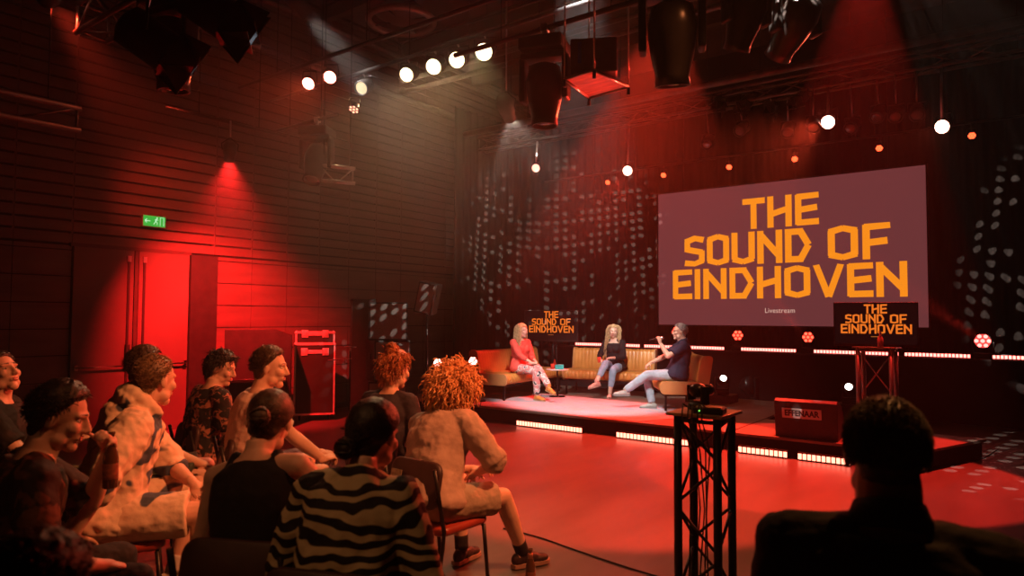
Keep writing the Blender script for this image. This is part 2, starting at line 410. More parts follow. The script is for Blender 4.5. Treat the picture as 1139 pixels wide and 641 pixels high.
# small screens
def tv(pos, rz, w, h, label, s=1.0, brand=True):
    t = empty('television', pos, rz, label, 'screen', 'small screens showing the orange title')
    MB().box((0, 0, h / 2), (w, 0.05, h), bev=0.006).build('housing', BLACKP, t)
    MB().box((0, -0.0265, h / 2 + 0.006), (w - 0.03, 0.003, h - 0.045)).build('display', mat('tv_glass', (0.006, 0.005, 0.005), 0.4, 0, 0.05, spec=0.2, emit=(0.02, 0.006, 0.006), estr=0.3), t)
    k = w / 0.88
    O = emis('tv_letters', (1.0, 0.21, 0.02), 0.85)
    b = MB(); y = -0.029
    c = h * 0.58
    write_bars(b, 'THE', -0.115 * k, 0.125 * k, c + 0.085 * k, c + 0.195 * k, y, -0.0006, 0.18)
    write_bars(b, 'SOUND', -0.315 * k, 0.095 * k, c - 0.03 * k, c + 0.078 * k, y, -0.0006, 0.18)
    write_bars(b, 'OF', 0.15 * k, 0.325 * k, c - 0.03 * k, c + 0.078 * k, y, -0.0006, 0.18)
    write_bars(b, 'EINDHOVEN', -0.365 * k, 0.375 * k, c - 0.15 * k, c - 0.038 * k, y, -0.0006, 0.18)
    b.build('lettering', O, t)
    MB().box((0.0, -0.029, c - 0.185 * k), (0.09 * k, 0.002, 0.008 * k)).build('caption', emis('tv_caption', (1, 0.3, 0.05), 0.4), t)
    MB().box((0, 0.04, h * 0.5), (0.4 * w, 0.04, 0.35 * h), bev=0.01).build('rear_cover', BLACK, t)
    return t
def truss(name, a, b, w, m, label, cat='truss', group=None, rz=0.0, cr=0.025, step=None, plates=True, ladder=False):
    """square box truss: four chords and diagonal bracing"""
    a, b = Vector(a), Vector(b); L = (b - a).length; z = (b - a).normalized()
    x = Vector((math.cos(rz), math.sin(rz), 0)) if abs(z.z) > 0.9 else z.cross(Vector((0, 0, 1))).normalized()
    y = z.cross(x).normalized(); t = empty(name, a, 0, label, cat, group); h = w / 2 - cr
    R = Matrix((x, y, z)).transposed().to_4x4()
    cs = [(-h, -h), (h, -h), (h, h), (-h, h)]
    if ladder: cs = [(0, -h), (0, h)]
    for c in cs: MB().tube([(c[0], c[1], 0.0), (c[0], c[1], L)], cr, 10, R).build('chord', m, t)
    br = MB(); step = step or w * 1.15; n = max(2, round(L / step)); st = L / n
    for s in range(len(cs) if not ladder else 1):
        p, q = cs[s], cs[(s + 1) % len(cs)]
        for k in range(n):
            u, v = (p, q) if (k + s) % 2 == 0 else (q, p)
            br.tube([(u[0], u[1], k * st + 0.02), (v[0], v[1], (k + 1) * st - 0.02)], cr * 0.38, 6, R)
        for zz in (0.03, L - 0.03): br.tube([(p[0], p[1], zz), (q[0], q[1], zz)], cr * 0.5, 6, R)
    br.build('bracing', m, t)
    return t
# rear television on its truss tower
truss('truss_tower', (-1.43, 9.22, SZ), (-1.43, 9.22, 1.31), 0.40, mat('red_lit_truss', (0.45, 0.42, 0.42), 0.3, 0.9), 'short silver truss tower on the stage right of the wedge speaker', 'truss', rz=0.0)
tp = MB().box((-1.43, 9.22, 1.318), (0.46, 0.46, 0.015)).build('base_plate', mat('steel_plate', (0.3, 0.28, 0.27), 0.35, 0.8), None, 'thin steel plate on top of the short silver truss tower', 'plate')
tv((-1.44, 9.20, 1.327), 0.18, 0.90, 0.53, 'black television standing on the short silver truss tower')
g_ = empty('drinking_glass', (-1.36, 9.02, 1.326), 0, 'small glass bottle standing on the plate before the television', 'bottle')
MB().lathe([(0.03, 0), (0.032, 0.01), (0.032, 0.10), (0.014, 0.135), (0.013, 0.17)], 16).build('bottle_body', mat('lit_glass', (0.55, 0.3, 0.3), 0.1, 0, 0.1), g_)
MB().lathe([(0.015, 0.17), (0.015, 0.19)], 12).build('cap', CHROME, g_)
# television behind the sofas on a pole stand
TVP = at_d(613, 380, 14.0)
tv((TVP.x, TVP.y, TVP.z), 0.33, 1.12, 0.64, 'black television on a pole stand behind the sofa corner')
st = empty('television_stand', (TVP.x, TVP.y + 0.06, 0 if TVP.y + 0.25 > 12.3 else SZ), 0.33, 'black pole stand with round foot behind the sofa corner', 'stand')
MB().tube([(0.0, 0.02, 0.02), (0, 0.02, TVP.z + 0.1)], 0.028, 12).tube([(0.07, 0.03, 0.02), (0.07, 0.03, TVP.z - 0.05)], 0.018, 10).build('pole', BLACK, st)
MB().lathe([(0.19, 0), (0.19, 0.018), (0.03, 0.03)], 24).build('foot', BLACK, st)
MB().box((0, 0.03, TVP.z + 0.05), (0.34, 0.03, 0.24)).build('bracket', BLACK, st)

# ------------------------------------------------------------------ riser with LED bars
RY = 13.25
rz_ = empty('riser', (-2.6, RY, 0), 0, 'long black draped riser below the projection screen carrying the light bars', 'riser')
MB().box((0, 0, 1.02), (12.2, 0.46, 0.03)).build('riser_top', BLACKP, rz_)
MB().box((0, 0.0, 0.5025), (12.1, 0.42, 1.005)).build('riser_skirt', mat('riser_cloth', (0.018, 0.015, 0.015), 0.95, 0, 0.2, 4, 0.1, 40, spec=0.15), rz_)
def led_bar(x0, x1, y, z, col, strength, label, group, tilt=0.0, n=None, h=0.055):
    L = x1 - x0; t = empty('led_bar', ((x0 + x1) / 2, y, z), 0, label, 'light bar', group)
    MB().box((0, 0.02, h / 2 + 0.005), (L, 0.06, h + 0.01), bev=0.006).build('housing', BLACK, t)
    n = n or max(6, int(L / 0.05)); b = MB()
    for i in range(n):
        cx_ = -L / 2 + L * (i + 0.5) / n
        b.box((cx_, -0.014, h / 2 + 0.005), (L / n * 0.72, 0.008, h * 0.74))
    b.build('led_row', emis('led_%s' % group.replace(' ', '_'), col, strength), t)
    for s in (-1, 1): MB().box((s * L * 0.42, 0.02, 0.004), (0.05, 0.09, 0.008)).build('bracket', BLACK, t)
    return t
BARL = ['light bar at the far left of the riser behind the sofas', 'light bar behind the man in the dark polo', 'light bar between the two round red lamps under the screen', 'light bar reaching up to the short truss tower', 'light bar just right of the small television', 'light bar at the far right end of the riser']
BX = [(-8.02, -6.45), (-6.35, -4.66), (-4.34, -3.34), (-3.04, -1.70), (-1.62, -0.70), (-0.42, 1.2)]
for (a, c), l in zip(BX, BARL):
    led_bar(a, c, RY - 0.15, 1.0365, (1.0, 0.16, 0.13), 12.0 if a > -2 else 6.0, 'glowing pink-red ' + l, 'light bars on the riser', h=0.07)
FB = ['leftmost, below the middle of the rug', 'second from the left, ending behind the camera tower', 'third, right of the camera tower', 'rightmost, below the wedge speaker']
for (a, c), l in zip([(575, 648), (686, 766), (821, 876), (887, 946)], FB):
    yy = 8.50; xa = at_y(a, 480, yy).x; xc = at_y(c, 480, yy).x
    led_bar(xa, xc, yy, 0.001, (1.0, 0.21, 0.13), 5.5, 'white-orange floor light bar before the stage, ' + l, 'light bars before the stage', h=0.085)
# ------------------------------------------------------------------ lamps with visible faces
def par(pos, target, r, col, strength, label, group, rings=2, power=0, angle=40, hang=True, lcol=None, dark=False, dot=0.42, vol=1.0, cat='stage lamp'):
    pos = Vector(pos); t = empty('par_lamp', pos, 0, label, cat, group)
    M = Mdir((0, 0, 0), Vector(target) - pos)
    MB().lathe([(r * 0.55, 1.35 * r), (r * 0.95, 1.1 * r), (r * 1.12, 0.0), (r * 1.12, -0.10 * r), (r * 1.0, -0.10 * r), (r * 1.0, 0.02)], 24, M).build('body', BLACK, t)
    b = MB()
    b.lathe([(r * dot * 0.55, 0.0), (r * dot * 0.5, -0.02 * r)], 12, M)
    for k in range(1, rings + 1):
        rr = r * 0.92 * k / rings * 0.82; n = 6 * k
        for j in range(n):
            a = 2 * PI * j / n; b.lathe([(r * dot * 0.55, 0.0), (r * dot * 0.5, -0.03 * r)], 10, M @ Matrix.Translation((rr * math.cos(a), rr * math.sin(a), 0)))
    f = MB().lathe([(r * 0.99, 0.012), (r * 0.99, 0.006)], 24, M).build('reflector', emis('reflector_%s' % group.replace(' ', '_'), col, strength * 0.10), t)
    b.build('led_array', emis('face_%s' % group.replace(' ', '_'), col, strength), t)
    ax = (M @ Vector((1, 0, 0, 0)).to_4d()).to_3d() if False else (M.to_3x3() @ Vector((1, 0, 0)))
    up = Vector((0, 0, 1)) if hang else Vector((0, 0, -1))
    c = (M.to_3x3() @ Vector((0, 0, 0.6 * r)))
    MB().tube([c + ax * 1.2 * r, c + ax * 1.3 * r + up * 0.5 * r, c + ax * 1.1 * r + up * 1.9 * r, c - ax * 1.1 * r + up * 1.9 * r, c - ax * 1.3 * r + up * 0.5 * r, c - ax * 1.2 * r], 0.07 * r + 0.004, 6).build('yoke', BLACK, t)
    if power:
        d = (Vector(target) - pos).normalized()
        l = light_at('lamp_light', 'SPOT', pos + d * 0.05, power, lcol or col, Vector(target), angle, 0.7, r * 0.6, vol)
    return t
RPL = {821: 'left of the two round red lamps under the screen', 899: 'right of the two round red lamps under the screen', 1093: 'red lamp at the right end of the riser', 753: 'red lamp half hidden behind the seated man'}
for px, py in [(821, 372), (899, 374), (1093, 378), (753, 368)]:
    p = at_y(px, py, RY - 0.02); big = px == 1093
    t = par((p.x, RY - 0.04, p.z - 0.02), (p.x * 0.2 - 0.5, 0, 2.0), 0.11 if big else 0.095, (1, 0.05, 0.025) if not big else (1, 0.07, 0.06), 12 if big else 6, RPL[px], 'round red lamps on the riser' if not big else 'bright round red lamps', 1, 0, hang=False, dot=0.5)
    MB().box((0, 0.04, -(p.z - 0.02 - 1.036) + 0.045), (0.24, 0.2, 0.09), bev=0.02).build('base', BLACK, t)
# two little bright red lamps at the left behind the audience
for i, (px, py) in enumerate([(487, 404), (526, 402)]):
    p = at_d(px, py, 11.6)
    t = par(p, (0, 0, 1.6), 0.07, (1, 0.25, 0.2), 16, ['left', 'right'][i] + ' one of two small bright red lamps on the floor left of the sofas', 'small red floor lamps', 1, 0, hang=False, dot=0.6)
    MB().tube([(0, 0.06, -0.12), (0, 0.06, -(p.z - 0.03) + (SZ if p.x > SX0 and p.y > 8.6 else 0))], 0.02, 8).box((0, 0.06, -(p.z - 0.012) + (SZ if p.x > SX0 and p.y > 8.6 else 0)), (0.26, 0.26, 0.02)).build('stand', BLACK, t)

# ------------------------------------------------------------------ sofas
LEATH = mat('tan_leather', (0.55, 0.20, 0.042), 0.32, 0, 0.12, 3, 0.15, 90, spec=0.6, col2=(0.68, 0.28, 0.07))
LEATHS = mat('tan_leather_side', (0.52, 0.24, 0.09), 0.45, 0, 0.08, 3, 0.1, 90, spec=0.5)
def channels(prof, x0, x1, n, depth, flat_ends=False):
    """extrude closed YZ profile along X with scalloped channels"""
    b = MB(); c = Vector((sum(p[0] for p in prof) / len(prof), sum(p[1] for p in prof) / len(prof)))
    xs = []; S = n * 6
    vs = []
    for i in range(S + 1):
        t = i / S; x = x0 + (x1 - x0) * t; u = (t * n) % 1.0; s = depth * (1 - math.sqrt(max(0, 1 - (2 * u - 1) ** 2)) * 1.0)
        if i in (0, S): s = depth
        for p in prof:
            d = (Vector(p) - c); L = d.length; q = c + d * ((L - s) / L); vs.append((x, q.x, q.y))
    k = len(prof)
    fs = [(i * k + j, (i + 1) * k + j, (i + 1) * k + (j + 1) % k, i * k + (j + 1) % k) for i in range(S) for j in range(k)]
    fs += [tuple(range(k)), tuple(S * k + j for j in range(k - 1, -1, -1))]
    b.add(vs, fs, None, True); return b
def rounded(y0, y1, z0, z1, r, n=4, lean=0.0):
    P = []
    for cx_, cz, a0 in ((y1 - r, z0 + r, -PI / 2), (y1 - r, z1 - r, 0), (y0 + r, z1 - r, PI / 2), (y0 + r, z0 + r, PI)):
        for k in range(n + 1):
            a = a0 + PI / 2 * k / n; P.append((cx_ + r * math.cos(a), cz + r * math.sin(a)))
    return [(y + lean * (z - z0), z) for y, z in P]
def sofa(pos, rz, w, label):
    t = empty('sofa', pos, rz, label, 'sofa', 'tan channelled leather sofas on the stage')
    n = round(w / 0.075)
    sp = rounded(-0.36, 0.30, 0.27, 0.45, 0.075); bp = rounded(0.17, 0.33, 0.40, 0.84, 0.07, lean=0.16)
    smooth_by_angle(channels(sp, -w / 2 + 0.03, w / 2 - 0.03, n, 0.011).build('seat', LEATH, t), 50)
    smooth_by_angle(channels(bp, -w / 2 + 0.03, w / 2 - 0.03, n, 0.011).build('backrest', LEATH, t), 50)
    for s in (-1, 1):
        x0, x1 = (s * (w / 2 - 0.03), s * w / 2); x0, x1 = min(x0, x1), max(x0, x1)
        b = channels(rounded(-0.37, 0.31, 0.255, 0.455, 0.07), x0, x1, 1, 0.004)
        b2 = channels(rounded(0.16, 0.345, 0.26, 0.85, 0.06, lean=0.16), x0, x1, 1, 0.004); b.add(b2.v, b2.f, None, True)
        smooth_by_angle(b.build('end_panel', LEATHS, t), 50)
    f = MB()
    f.box((0, -0.28, 0.24), (w - 0.06, 0.03, 0.03)).box((0, 0.28, 0.24), (w - 0.06, 0.03, 0.03))
    for s in (-1, 1): f.box((s * (w / 2 - 0.06), 0, 0.24), (0.03, 0.56, 0.03))
    f.build('base_frame', BLACK, t)
    for sx in (-1, 1):
        for sy in (-1, 1):
            MB().box((sx * (w / 2 - 0.06), sy * 0.28, 0.115), (0.03, 0.03, 0.23)).build('leg', BLACK, t)
    return t
def yaw_from(dx, dy):   # rotation so that local -Y points along (dx, dy)
    return math.atan2(dx, -dy)
sofa((-7.50, 10.30, SZ + 0.006), math.radians(90 + 4), 2.05, 'left tan leather sofa carrying the woman in the coral top')
sofa((-6.27, 11.45, SZ + 0.006), math.radians(12), 1.62, 'middle tan leather sofa carrying the woman in the black cardigan')
sofa((-4.56, 10.57, SZ + 0.006), yaw_from(-0.83, -0.56), 1.35, 'right tan leather sofa carrying the man with the microphone')
# rug
RUG = mat('rug_weave', (0.36, 0.36, 0.43), 0.95, 0, 0.2, 3.5, 0.3, 150, spec=0.1, col2=(0.68, 0.35, 0.36))  # pink in the weave stands for red stage light, painted into the colour
def rug():
    b = MB(); P = [(-8.15, 8.66), (-4.25, 8.66), (-4.25, 10.15), (-5.35, 11.0), (-6.9, 10.9), (-8.15, 9.9)]
    P = [(-8.2, 8.66), (-4.30, 8.66), (-3.98, 9.35), (-4.6, 10.6), (-8.0, 10.75)]
    b.prism(P, SZ, SZ + 0.006)
    o = b.build('rug', RUG, None, 'grey-blue rug with red light painted in as pink, covering the stage before the sofas', 'rug')
    return o
rug()
# side table and the things on it
p = at_d(620, 410.5, 12.45)
ta = empty('side_table', (p.x, p.y, SZ), 0.2, 'small white-topped side table between left and middle sofas', 'table')
th = p.z - SZ
MB().lathe([(0.20, th - 0.018), (0.205, th - 0.012), (0.205, th - 0.004), (0.20, th)], 32).build('table_top', WHITEP, ta)
MB().tube([(0, 0, 0.015), (0, 0, th - 0.018)], 0.016, 10).build('column', BLACK, ta)
MB().lathe([(0.15, 0), (0.15, 0.012), (0.02, 0.02)], 24).build('foot', BLACK, ta)
def on_table(dx, dy): return (p.x + dx, p.y + dy, p.z)
c_ = empty('tissue_box', on_table(0.07, -0.04), 0.5, 'turquoise box on the white side table', 'box')
MB().box((0, 0, 0.04), (0.15, 0.11, 0.08), bev=0.006).build('box_body', mat('turquoise_card', (0.03, 0.55, 0.55), 0.5), c_)
MB().box((0, 0, 0.082), (0.06, 0.03, 0.006)).build('opening', WHITEP, c_)
c_ = empty('drinking_glass', on_table(-0.06, -0.07), 0, 'small red drinking glass on the white side table', 'glass')
MB().lathe([(0.022, 0), (0.03, 0.005), (0.034, 0.09), (0.031, 0.09), (0.026, 0.012)], 18).build('glass_body', mat('red_glass', (0.7, 0.08, 0.05), 0.1), c_)
c_ = empty('drinking_glass', on_table(-0.10, 0.06), 0, 'dark red bottle at the back of the white side table', 'bottle')
MB().lathe([(0.03, 0), (0.032, 0.01), (0.032, 0.09), (0.013, 0.13), (0.013, 0.16)], 16).build('bottle_body', mat('dark_red_glass', (0.25, 0.02, 0.01), 0.1), c_)

# ------------------------------------------------------------------ wedge speaker with the house logo
def wedge():
    t = empty('wedge_speaker', (-2.13, 8.93, SZ), 0.06, 'black wedge floor speaker with a pale EFFENAAR label on its back', 'speaker')
    # side profile (local YZ), we look at the tall back; the slanted grille faces away towards the sofas
    P = [(-0.24, 0.0), (-0.30, 0.44), (-0.24, 0.47), (0.10, 0.38), (0.34, 0.06), (0.30, 0.0)]
    b = MB(); w = 0.70
    vs = [(-w / 2, y, z) for y, z in P] + [(w / 2, y, z) for y, z in P]; n = len(P)
    b.add(vs, [tuple(range(n)), tuple(range(2 * n - 1, n - 1, -1))] + [(i, n + i, n + (i + 1) % n, (i + 1) % n) for i in range(n)])
    cab = b.build('cabinet', mat('speaker_paint', (0.022, 0.020, 0.020), 0.5, 0, 0.2, 30, 0.2, 200), t)
    bv = cab.modifiers.new('b', 'BEVEL'); bv.width = 0.012; bv.segments = 2
    # grille on slope
    MB().add([(-0.30, 0.12, 0.345), (0.30, 0.12, 0.345), (0.30, 0.325, 0.09), (-0.30, 0.325, 0.09), (-0.30, 0.135, 0.36), (0.30, 0.135, 0.36), (0.30, 0.34, 0.105), (-0.30, 0.34, 0.105)],
             [(4, 5, 6, 7), (0, 1, 5, 4), (1, 2, 6, 5), (2, 3, 7, 6), (3, 0, 4, 7)]).build('grille', BLACK, t)
    lean = math.atan2(-0.06, 0.42)
    Mp = Matrix.Translation((-0.02, -0.2735, 0.285)) @ Matrix.Rotation(-lean * -1, 4, 'X') if False else Matrix.Translation((-0.04, -0.290, 0.30)) @ Matrix.Rotation(0.142, 4, 'X')
    lp = MB().box((0, 0, 0), (0.44, 0.006, 0.12), Mp).build('label_plate', mat('label_white', (0.55, 0.55, 0.53), 0.5, 0, 0.1, 4), t)
    text_mesh('lettering', 'EFFENAAR', 0.098, mat('label_ink', (0.02, 0.02, 0.02), 0.5), lp, Mp @ Matrix.Translation((0, -0.0045, 0)) @ RX90, 0.84, space=1.0)
    for s in (-1, 1): MB().box((s * 0.335, 0.02, 0.2), (0.012, 0.14, 0.05), bev=0.004).build('handle', BLACK, t)
wedge()
# ------------------------------------------------------------------ emergency sign above the doors
def exit_sign():
    t = empty('exit_sign', (XL + 0.035, 4.74, 3.0), PI / 2, 'small green glowing running-man exit sign above the double door', 'sign')
    MB().box((0, 0, 0), (0.33, 0.05, 0.17), bev=0.005).build('housing', mat('sign_housing', (0.15, 0.15, 0.15), 0.5), t)
    MB().box((0, -0.027, 0), (0.31, 0.004, 0.15)).build('face', emis('sign_green', (0.005, 0.45, 0.05), 1.0), t)
    b = MB(); y = -0.0302
    def q(x0, z0, x1, z1, w):
        A = Vector((x0, z0)); B = Vector((x1, z1)); d = (B - A).normalized(); n = Vector((-d.y, d.x)) * w / 2
        b.add([(p.x, y, p.y) for p in (A + n, B + n, B - n, A - n)], [(0, 1, 2, 3)])
    b.lathe([(0.011, 0), (0.011, 0.0006)], 12, Matrix.Translation((0.035, y, 0.048)) @ RX90)
    q(0.03, 0.035, 0.015, 0.0, 0.018); q(0.03, 0.03, 0.055, 0.015, 0.008); q(0.028, 0.03, 0.0, 0.02, 0.008)
    q(0.016, 0.002, 0.04, -0.02, 0.010); q(0.04, -0.02, 0.036, -0.05, 0.009); q(0.016, 0.0, -0.012, -0.045, 0.010)
    q(0.08, -0.06, 0.08, 0.06, 0.008); q(0.13, -0.06, 0.13, 0.06, 0.008); q(0.076, 0.06, 0.134, 0.06, 0.008)
    q(-0.13, 0.0, -0.06, 0.0, 0.012); q(-0.135, 0.0, -0.105, 0.028, 0.012); q(-0.135, 0.0, -0.105, -0.028, 0.012)
    b.build('pictogram', emis('sign_pale', (0.55, 1.0, 0.6), 1.0), t)
exit_sign()
# ------------------------------------------------------------------ cases and speakers by the left wall
CASE = mat('case_laminate', (0.022, 0.014, 0.013), 0.4, 0, 0.2, 3)
RIMM = mat('case_rim', (0.75, 0.7, 0.7), 0.35, 0.6, 0.1, 10)
def flight_case(pos, rz, w, d, h, label, wheels=True, latches=True):
    t = empty('flight_case', pos, rz, label, 'road case', 'road cases'); z0 = 0.11 if wheels else 0.0
    MB().box((0, 0, z0 + h / 2), (w, d, h)).build('case_body', CASE, t)
    b = MB(); e = 0.028
    for sx in (-1, 1):
        for sy in (-1, 1): b.box((sx * w / 2, sy * d / 2, z0 + h / 2), (e, e, h))
    for z in (z0, z0 + h):
        for s in (-1, 1):
            b.box((0, s * d / 2, z), (w, e, e)).box((s * w / 2, 0, z), (e, d, e))
    for sx in (-1, 1):
        for sy in (-1, 1):
            for z in (z0, z0 + h): b.ell((sx * w / 2, sy * d / 2, z), (0.026, 0.026, 0.026), n=10, m=6)
    b.build('edge_trim', RIMM, t)
    if latches:
        zl = z0 + h - (0.12 if h > 0.5 else 0.02)
        for s in (-1, 1): MB().box((s * w * 0.27, -d / 2 - 0.008, zl), (0.10, 0.02, 0.12), bev=0.01).box((s * w * 0.27, -d / 2 - 0.02, zl), (0.05, 0.015, 0.06), bev=0.006).build('latch', RIMM, t)
        MB().box((0, -d / 2 - 0.006, zl), (0.22, 0.014, 0.06), bev=0.006).build('handle', RIMM, t)
    if wheels:
        for sx in (-1, 1):
            for sy in (-1, 1):
                M = Matrix.Translation((sx * (w / 2 - 0.08), sy * (d / 2 - 0.08), 0.045)) @ Matrix.Rotation(PI / 2, 4, 'Y')
                MB().lathe([(0.045, -0.015), (0.045, 0.015)], 16, M).box((sx * (w / 2 - 0.08), sy * (d / 2 - 0.08), 0.095), (0.06, 0.06, 0.02)).build('caster', BLACK, t)
    return t
yc = yaw_from(0.80, -0.60)
flight_case((-9.24, 7.02, 0), yc, 0.60, 0.52, 1.10, 'tall red-lit road case with bright metal edges by the left wall')
flight_case((-9.24, 7.02, 1.225), yc, 0.58, 0.48, 0.17, 'flat small road case lying on top of the tall road case', wheels=False)
# dark cabinet with a slanted lid beside it
t = empty('piano', (-9.20, 5.96, 0), yc, 'black upright keyboard cabinet with sloping lid left of the tall road case', 'piano')
P = [(-0.44, 0.02), (-0.44, 1.45), (0.24, 1.45), (0.48, 1.36), (0.48, 0.02)]
n = len(P); b = MB()
b.add([(x, -0.25, z) for x, z in P] + [(x, 0.25, z) for x, z in P], [tuple(range(n)), tuple(range(2 * n - 1, n - 1, -1))] + [(i, n + i, n + (i + 1) % n, (i + 1) % n) for i in range(n)])
b.build('case_body', BLACKP, t)
MB().box((0.0, -0.32, 0.72), (0.84, 0.16, 0.05), bev=0.01).build('key_lid', mat('piano_black', (0.01, 0.01, 0.01), 0.15), t)
for s in (-1, 1): MB().box((s * 0.38, -0.34, 0.36), (0.05, 0.05, 0.70)).build('leg', BLACK, t)
MB().box((0, 0, 0.01), (0.9, 0.5, 0.02)).build('plinth', BLACK, t)
t = flight_case((-8.93, 7.75, 0), yc, 0.36, 0.4, 1.82, 'narrow tall black case standing in for a dark panel left of the speaker stack', latches=False);  # made-up case in place of a plain dark panel beside the speakers
for c in children(t):
    c.data.materials.clear(); c.data.materials.append(BLACKP)
SPK = mat('speaker_paint', (0.022, 0.020, 0.020), 0.5)
GR = mat('speaker_grille', (0.22, 0.21, 0.20), 0.5, 0.3, 0.3, 160, 0.2, 300)
def speaker_box(pos, rz, w, d, h, label, group='stacked speakers', tilt=None, name='speaker'):
    t = empty(name, pos, rz, label, 'speaker', group)
    if tilt is not None: t.rotation_euler = tilt
    MB().box((0, 0, h / 2), (w, d, h), bev=0.012).build('cabinet', SPK, t)
    MB().box((0, -d / 2 - 0.004, h / 2), (w - 0.05, 0.012, h - 0.05), bev=0.004).build('grille', GR, t)
    for s in (-1, 1): MB().box((s * (w / 2 + 0.002), 0, h * 0.6), (0.012, 0.16, 0.09), bev=0.005).build('handle', BLACK, t)
    return t
ys = yaw_from(0.74, -0.68)
speaker_box((-8.22, 7.66, 0), ys, 0.60, 0.6, 0.64, 'bottom speaker of the black stack by the left wall', )
speaker_box((-8.22, 7.66, 0.641), ys + 0.25, 0.58, 0.58, 0.64, 'middle speaker of the black stack, turned so its side shows')
speaker_box((-8.20, 7.64, 1.283), ys, 0.60, 0.55, 0.60, 'top speaker of the black stack by the left wall')
speaker_box((-7.75, 8.02, 1.72), 0, 0.30, 0.32, 0.50, 'tilted small speaker on a pole right of the speaker stack', None, (0.10, 0.22, ys - 0.35))
t = empty('speaker_stand', (-7.72, 8.04, 0), 0, 'black tripod pole carrying the tilted small speaker', 'stand')
MB().tube([(0, 0, 0.25), (0, 0, 1.76)], 0.018, 10).build('pole', BLACK, t)
for k in range(3):
    a = 2 * PI * k / 3 + 0.4; MB().tube([(0, 0, 0.75), (0.5 * math.cos(a), 0.5 * math.sin(a), 0.012)], 0.012, 8).build('leg', BLACK, t)
# microphone stand
t = empty('microphone_stand', (-8.05, 6.75, 0), 0.3, 'thin black microphone stand right of the tall road case', 'stand')
MB().lathe([(0.13, 0), (0.13, 0.012), (0.02, 0.03)], 24).build('base', BLACK, t)
MB().tube([(0, 0, 0.02), (0, 0, 1.17)], 0.010, 8).build('pole', BLACK, t)
MB().tube([(-0.10, 0, 1.20), (0.10, 0, 1.20)], 0.009, 8).tube([(0, 0, 1.14), (0, 0, 1.21)], 0.014, 8).build('crossbar', ALU, t)
MB().tube([(-0.42, 0.05, 0.99), (0.02, 0, 1.03)], 0.008, 8).ell((-0.10, 0.02, 0.985), (0.02, 0.02, 0.035)).build('boom', ALU, t)

# ------------------------------------------------------------------ camera tower in the foreground
TX, TY, TT = -1.555, 4.02, 1.075
truss('truss_tower', (TX, TY, 0.01), (TX, TY, TT), 0.29, BLACKT, 'tall black square truss tower in the foreground with a camera on top', 'truss', step=0.30)
MB().box((TX, TY, 0.005), (0.36, 0.36, 0.01)).build('base_plate', BLACK, None, 'black steel foot plate under the foreground truss tower', 'plate')
MB().box((TX, TY, TT + 0.0095), (0.34, 0.36, 0.018), bev=0.004).build('top_plate', mat('plywood_top', (0.30, 0.17, 0.08), 0.35, 0, 0.2, 5, stretch=(1, 10, 1)), None, 'brown wooden board on top of the foreground truss tower', 'board')
TZ = TT + 0.0195
t = empty('camera', (TX - 0.06, TY + 0.05, TZ), -0.5, 'small black remote camera on the foreground truss tower', 'camera')
MB().lathe([(0.055, 0), (0.06, 0.01), (0.055, 0.035), (0.04, 0.045)], 24).build('base', BLACKP, t)
b = MB()
for s in (-1, 1): b.box((s * 0.062, 0, 0.09), (0.016, 0.06, 0.11), bev=0.006)
b.box((0, 0, 0.045), (0.135, 0.07, 0.018), bev=0.006).build('yoke', BLACKP, t)
b = MB(); b.ell((0, 0, 0.115), (0.052, 0.06, 0.045)); b.lathe([(0.034, 0), (0.036, 0.05), (0.030, 0.075), (0.024, 0.075), (0.022, 0.05)], 20, Matrix.Translation((0, 0.03, 0.115)) @ Matrix.Rotation(-PI / 2, 4, 'X'))
b.build('camera_head', mat('camera_plastic', (0.02, 0.018, 0.018), 0.3), t)
t = empty('control_box', (TX + 0.06, TY - 0.07, TZ), 0.15, 'flat control box with a green indicator beside the remote camera', 'box')
MB().box((0, 0, 0.016), (0.17, 0.12, 0.032), bev=0.004).build('box_body', BLACKP, t)
MB().box((0, 0.0, 0.036), (0.15, 0.10, 0.008), bev=0.003).build('lid', mat('tan_lid', (0.45, 0.30, 0.12), 0.4), t)
MB().box((-0.05, -0.061, 0.018), (0.008, 0.004, 0.006)).build('indicator', emis('green_led', (0.2, 1.0, 0.1), 3), t)
b = MB()
for k in range(5):
    x = TX - 0.07 + 0.03 * k; yy = TY - 0.155 + 0.012 * (k % 2)
    b.tube([(x, yy + 0.09, TZ + 0.02), (x, yy - 0.005, TZ + 0.055), (x + 0.01, yy - 0.045, TZ - 0.02), (x + 0.02, yy + 0.05, TT - 0.2), (x + 0.03 * math.sin(k), yy + 0.10, TT - 0.55), (x - 0.02, yy + 0.12, 0.02)], 0.0045, 6)
b.build('cable', RUBBER, None, 'black cables hanging down inside the foreground truss tower', 'cable', kind='stuff')

